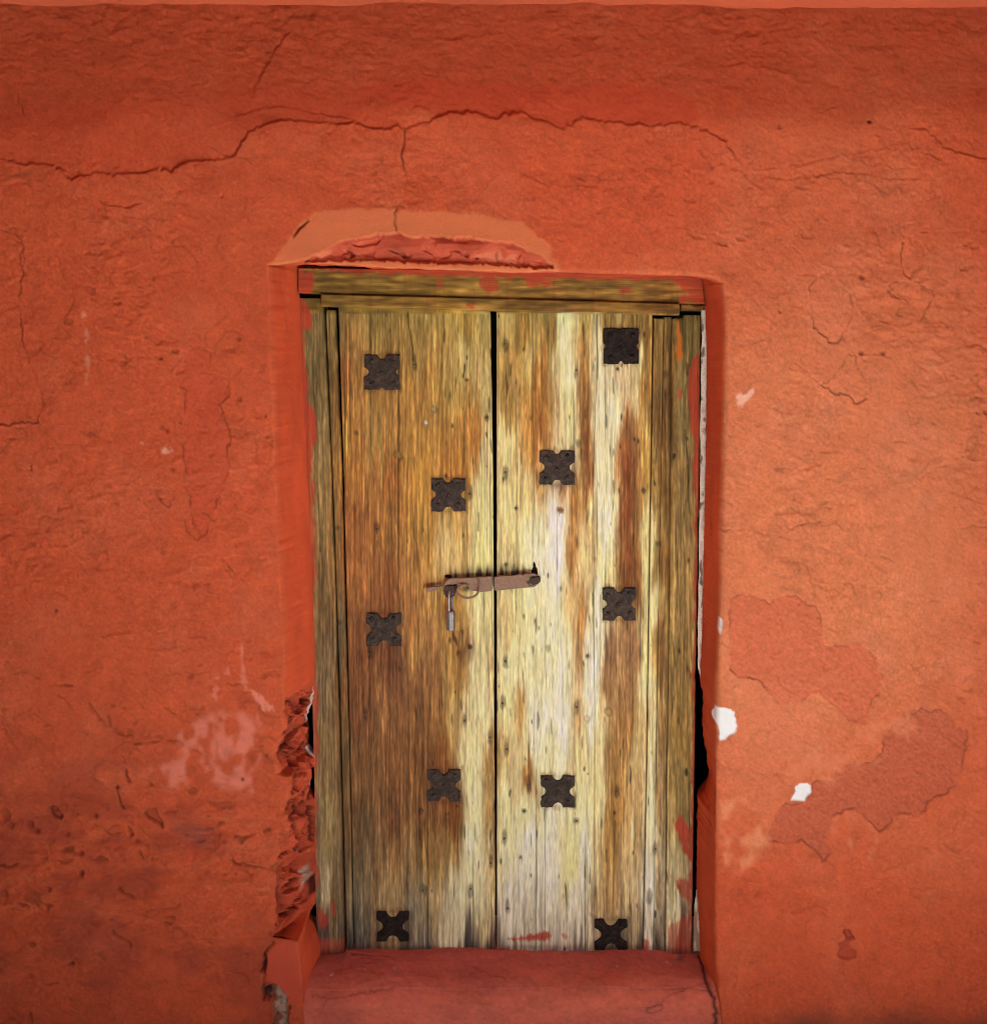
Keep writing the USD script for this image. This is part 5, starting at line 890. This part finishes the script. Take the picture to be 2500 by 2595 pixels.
board('plank', [(770, 1512.3), (900, 1513), (1200, 1503), (1400, 1501), (1800, 1507), (2420, 1505.3)], [(770, 1653), (1200, 1647), (1300, 1645), (1550, 1641), (1900, 1637), (2420, 1625.5)], lambda u: hb(u) - 14, lambda u: foot(u) + 3, YL + .0006, .03, leafR, M_wood, 1.35, 4.2, seed=14, bev=1.6)
board('cover_strip', [(790, 1657.5), (1300, 1649), (1550, 1645), (1900, 1640.5), (2420, 1630)], [(790, 1681), (1300, 1672), (1550, 1667), (1900, 1662), (2420, 1654)], lambda u: hb(u) + 10, lambda u: foot(u) + 1, .181, .03, leafR, M_wood, 1.6, 5, bev=3, seed=15)
board('cover_strip', [(790, 1683), (1300, 1673), (1550, 1668), (1900, 1663), (2420, 1655)], [(790, 1702), (1300, 1697), (1550, 1694), (1900, 1690), (2420, 1682.5)], lambda u: hb(u) + 6, lambda u: foot(u) + 1, .184, .03, leafR, M_wood, 1.6, 5, bev=3, seed=16)

# ------------------------------------------------------------------ iron: plates, nails, latch, padlock
def flat_piece(poly, y, thick, bevel=1.0, res=None, dome=0.0, seed=0, tilt=0.0):
    """a forged flat piece: outline in photo pixels on the plane y, its edges rounded over"""
    g_ = poly if isinstance(poly, Polygon) else Polygon(poly)
    g_ = g_.buffer(0)
    if g_.geom_type != 'Polygon': g_ = max(g_.geoms, key=lambda a: a.area)
    tm = trimesh.creation.extrude_polygon(g_, 1.0, engine='earcut')
    inner = g_.buffer(-bevel)
    if inner.geom_type != 'Polygon' or inner.is_empty: inner = g_
    def slab(pg, y0, y1):
        t_ = trimesh.creation.extrude_polygon(pg, 1.0, engine='earcut'); v_ = t_.vertices.copy()
        p_ = pt(v_[:, 0], v_[:, 1], y); w_ = np.where(v_[:, 2] > .5, y0, y1)
        p_[:, 1] = w_
        f_ = t_.faces
        return trimesh.Trimesh(p_, f_, process=False)
    a = slab(g_, y - thick * .62, y + .001); b = slab(inner, y - thick, y - thick * .6)
    return trimesh.util.concatenate([a, b])
def dome(u, v, r, y, h, seg=10):
    """rivet or nail head standing on the plane y"""
    V, F = [], []
    for k, (rr, hh) in enumerate(((1, 0), (.95, .45), (.7, .85), (.3, 1.0))):
        a = np.arange(seg) * 2 * math.pi / seg + .3 * k
        p = pt(u + r * rr * np.cos(a), v + r * rr * np.sin(a), y); p[:, 1] = y - h * hh; V.append(p)
    V.append(pt(u, v, y)[None] - np.array([[0, h * 1.02, 0]]))
    for k in range(3):
        for i in range(seg):
            j = (i + 1) % seg; F += [[k * seg + i, k * seg + j, (k + 1) * seg + j], [k * seg + i, (k + 1) * seg + j, (k + 1) * seg + i]]
    for i in range(seg): F.append([3 * seg + i, 3 * seg + (i + 1) % seg, 4 * seg])
    return np.vstack(V), np.array(F)
def plate_outline(cu, cv, w, h, notch, kind, seed):
    rg = np.random.default_rng(seed); pts = []
    hw, hh = w / 2, h / 2
    nt = dict(t=notch, r=notch, b=notch, l=notch); nt.update(kind)
    def side(a, b, inward, depth):
        a, b, inward = map(lambda q: np.array(q, float), (a, b, inward)); out = [a]
        m = (a + b) / 2; d = (b - a) / np.linalg.norm(b - a)
        if depth > 0:
            r = depth; out += [m - d * r * 1.15]
            for k in np.linspace(0, math.pi, 7)[1:-1]: out.append(m - d * r * 1.0 * math.cos(k) + inward * r * 1.1 * math.sin(k))
            out += [m + d * r * 1.15]
        return out
    c = [(-hw, -hh), (hw, -hh), (hw, hh), (-hw, hh)]
    for (a, b, inw, kx) in ((c[0], c[1], (0, 1), 't'), (c[1], c[2], (-1, 0), 'r'), (c[2], c[3], (0, -1), 'b'), (c[3], c[0], (1, 0), 'l')): pts += side(a, b, inw, nt[kx])
    q = jag(pts, 1.5, seed, True, 6) + np.array([cu, cv]) 
    return q
PLATES = [(968, 943, 91, 89, 11, dict(b=5, r=9), 'L', 0), (1136, 1254, 87, 83, 11, dict(), 'L', 0), (973, 1595, 88, 83, 13, dict(), 'L', 0), (1125, 1990, 84, 81, 12, dict(), 'L', 0), (995, 2347, 82, 77, 15, dict(), 'L', 1),
          (1573, 877, 89, 90, 6, dict(t=0), 'R', 1), (1411, 1185, 89, 87, 12, dict(t=9), 'R', 0), (1568, 1531, 85, 83, 11, dict(), 'R', 0), (1413, 2005, 86, 81, 12, dict(), 'R', 0), (1547, 2368, 83, 78, 16, dict(), 'R', 1)]
for i, (cu, cv, w, h, nt, kd, lf, blk_) in enumerate(PLATES):
    par = leafL if lf == 'L' else leafR
    o = plate_outline(cu, cv, w, h, nt, kd, 60 + i)
    if i == 9: o = Polygon(o).buffer(-4).buffer(4)
    if i == 4: o = Polygon(o).buffer(-3).buffer(3)
    mt = M_iron_black if blk_ else M_iron
    tm_ = flat_piece(o, YL - .0002, .0046, 1.9); sv, sf = trimesh.remesh.subdivide_to_size(tm_.vertices, tm_.faces, .011, max_iter=6)
    rb = np.random.default_rng(70 + i); k1, k2 = rb.normal(0, 45, (2, 3)), rb.uniform(0, 6, 2)
    dist_c = np.hypot(*(sv[:, [0, 2]] - sv[:, [0, 2]].mean(0)).T)
    bend = np.sin(sv @ k1[0] + k2[0]) * .0007 + np.sin(sv @ k1[1] + k2[1]) * .0006 - .0016 * sstep(.018, .052, dist_c) * rb.uniform(.2, 1.1)
    sv[:, 1] -= np.where(sv[:, 1] < YL - .001, np.clip(bend + .0006, -.0012, .002), 0)
    pl = puttm('iron_plate', trimesh.Trimesh(sv, sf, process=False), mt, par, 35)
    rg = np.random.default_rng(90 + i)
    for (a, b) in ((-.31, -.30), (.31, -.30), (0, .02), (-.31, .32), (.31, .31)):
        vv, ff = dome(cu + a * w + rg.normal(0, 1.5), cv + b * h + rg.normal(0, 1.5), 6.2, YL - .0046, .0042)
        put('rivet', vv, ff, mt, pl)
for lst, par in ((NAILS_L, leafL), (NAILS_R, leafR)):
    for u, v, t_ in lst:
        vv, ff = dome(u, v, 3.6, YL + .0008, .0034, 8); put('nail', vv, ff, M_nail, par)

K = lambda pts: tr(1030, 1380, .2119, pts)
def tube(path, radius, seg=10, taper=None):
    p = np.array(path, float); d = np.gradient(p, axis=0); d /= np.linalg.norm(d, axis=1, keepdims=True)
    nrm = np.cross(d, [0, 1, 0]); nrm /= np.maximum(np.linalg.norm(nrm, axis=1, keepdims=True), 1e-9); bi = np.cross(d, nrm)
    a = np.arange(seg) * 2 * math.pi / seg; r = np.broadcast_to(np.asarray(radius, float), (len(p),))
    V = (p[:, None] + r[:, None, None] * (np.cos(a)[None, :, None] * nrm[:, None] + np.sin(a)[None, :, None] * bi[:, None])).reshape(-1, 3)
    F = []
    for k in range(len(p) - 1):
        for i in range(seg):
            j = (i + 1) % seg; F.append([k * seg + i, k * seg + j, (k + 1) * seg + j, (k + 1) * seg + i])
    n = len(V); V = np.vstack([V, p[:1], p[-1:]]); F = [list(q) for q in F]; T_ = []
    for q in F: T_ += [[q[0], q[1], q[2]], [q[0], q[2], q[3]]]
    for i in range(seg): T_ += [[n, (i + 1) % seg, i], [n + 1, n - seg + i, n - seg + (i + 1) % seg]]
    return V, np.array(T_)
def spl(pts, n=40):
    from scipy.interpolate import CubicSpline
    p = np.array(pts, float); t_ = np.concatenate([[0], np.cumsum(np.linalg.norm(np.diff(p, axis=0), axis=1))])
    return CubicSpline(t_, p)(np.linspace(0, t_[-1], n))
YB = YL - .010
link = spl(K([(1045, 388), (1060, 383), (1200, 366), (1340, 350), (1368, 347), (1385, 362), (1400, 350), (1440, 342), (1500, 340), (1545, 352), (1560, 362)]), 34).tolist() + \
       spl(K([(1500, 372), (1455, 395), (1436, 430), (1450, 470), (1490, 482), (1550, 474)]), 16).tolist() + K([(1552, 488), (1520, 505), (1380, 517), (1200, 536), (1070, 550), (1050, 540)])
bar_p = puttm('latch_bar', flat_piece(Polygon(link), YB, .006, 1.0), M_latch, leafR, 35, label='right half of the flat rusty latch bar')
eyeo = K([(1470, 400), (1530, 384), (1590, 376), (1600, 400), (1598, 440), (1560, 476), (1500, 478), (1475, 450)])
puttm('hinge_staple', flat_piece(eyeo, YB + .002, .006, 1.0), M_staple, leafR, 35)
left = K([(440, 492), (446, 470), (470, 430), (510, 402), (560, 394), (650, 394), (840, 386), (1000, 374), (1022, 376), (1030, 400), (1022, 470), (1032, 520), (1010, 552), (950, 560), (885, 566), (868, 560), (760, 545), (742, 520), (738, 490), (710, 466), (640, 468), (560, 470), (480, 478)])
puttm('latch_bar', flat_piece(left, YB - .001, .006, 1.0), M_latch, leafR, 35, label='left half of the rusty latch bar reaching over the staple')
tail = spl(K([(450, 470), (420, 488), (380, 500), (320, 498), (270, 506), (236, 524), (232, 540), (262, 560), (310, 558), (360, 540), (420, 514), (450, 500)]), 44)
puttm('latch_tail', flat_piece(Polygon(tail), YB - .001, .005, .8), M_latch, leafR, 35)
cu_, r0 = K([(742, 540)])[0], None
hook = K([(838, 412), (862, 440), (874, 480), (870, 530), (845, 585), (800, 618), (740, 632), (680, 625), (635, 600), (608, 560), (612, 520), (640, 495), (680, 480), (712, 482), (732, 500)])
hp = spl([(a, b) for a, b in hook], 60)
h3 = pt(hp[:, 0], hp[:, 1], YB - .010); h3[:, 1] -= .006 * np.sin(np.linspace(0, math.pi, 60))
rad = np.interp(np.linspace(0, 1, 60), [0, .1, .5, .9, 1], [.0014, .0026, .0031, .0034, .0022])
v_, f_ = tube(h3, rad); put('latch_hook', v_, f_, M_latch, leafR)
def blockm(zpts, y0, depth, bev=.9): return flat_piece(K(zpts), y0, depth, bev)
st = puttm('staple', blockm([(445, 490), (470, 482), (560, 478), (590, 490), (588, 560), (575, 605), (530, 628), (470, 620), (446, 585)], YL - .001, .013), M_staple, leafL, 35)
notch_u = K([(462, 398), (455, 370), (480, 358), (530, 360), (540, 395)]); puttm('staple_slot', flat_piece(notch_u, YL - .0001, .0009, .2), M_dark, leafL, False)
nt2 = K([(1490, 350), (1492, 310), (1510, 270), (1508, 235), (1522, 200), (1540, 235), (1545, 265), (1562, 290), (1568, 368), (1540, 350)]); puttm('hinge_slot', flat_piece(nt2, YL - .0001, .0009, .2), M_dark, leafR, False)
base = K([(520, 1025)])[0]
lock = group_xform('padlock', 'small grey steel padlock hanging from the rusty latch', 'padlock', pt(base[0], base[1], YL - .02))
sh_u = spl(K([(512, 560), (507, 585), (505, 640), (505, 720), (505, 805)]), 20)
s3 = pt(sh_u[:, 0], sh_u[:, 1], YL - .019); s3[:4, 1] += np.array([.012, .006, .002, .0005])
v_, f_ = tube(s3, .0032); put('shackle', v_, f_, M_steel, lock)
s4 = pt(sh_u[:, 0] + 8.5, sh_u[:, 1] + 3, YL - .008); s4[:4, 1] -= np.array([.005, .002, .001, .0])
v_, f_ = tube(s4, .0030); put('shackle', v_, f_, M_steel2, lock)
# six-sided body
cu0, v0_, v1_ = K([(525, 795)])[0][0], K([(0, 796)])[0][1], K([(0, 1024)])[0][1]
rw = .5 * 100 * .2119
V = []
for vv, sc in ((v0_ - 1, .8), (v0_ + 1.2, 1.0), (v1_ - 1.5, 1.0), (v1_ + .3, .82)):
    for a in np.arange(6) * math.pi / 3 + .26:
        c = pt(cu0, vv, YL - .016); V.append(c + np.array([rw * .00096 * sc * 1.04 * math.cos(a), rw * .00096 * sc * 1.0 * math.sin(a), 0]))
F = []
for k in range(3):
    for i in range(6):
        j = (i + 1) % 6; F += [[k * 6 + i, k * 6 + j, (k + 1) * 6 + j], [k * 6 + i, (k + 1) * 6 + j, (k + 1) * 6 + i]]
for i in range(1, 5): F += [[0, i + 1, i], [18, 18 + i, 19 + i]]
put('lock_body', np.array(V), np.array(F)[:, ::-1], M_steel2, lock, smooth=False)
plug = K([(590, 915), (632, 915), (636, 960), (628, 1025), (580, 1028), (582, 960)]); puttm('wood_plug', flat_piece(plug, YL + .0002, .0016, .6), plain('plug_wood', tuple(srgb(190, 146, 84)), .8, 0, .2, 300, .25), leafL, False)
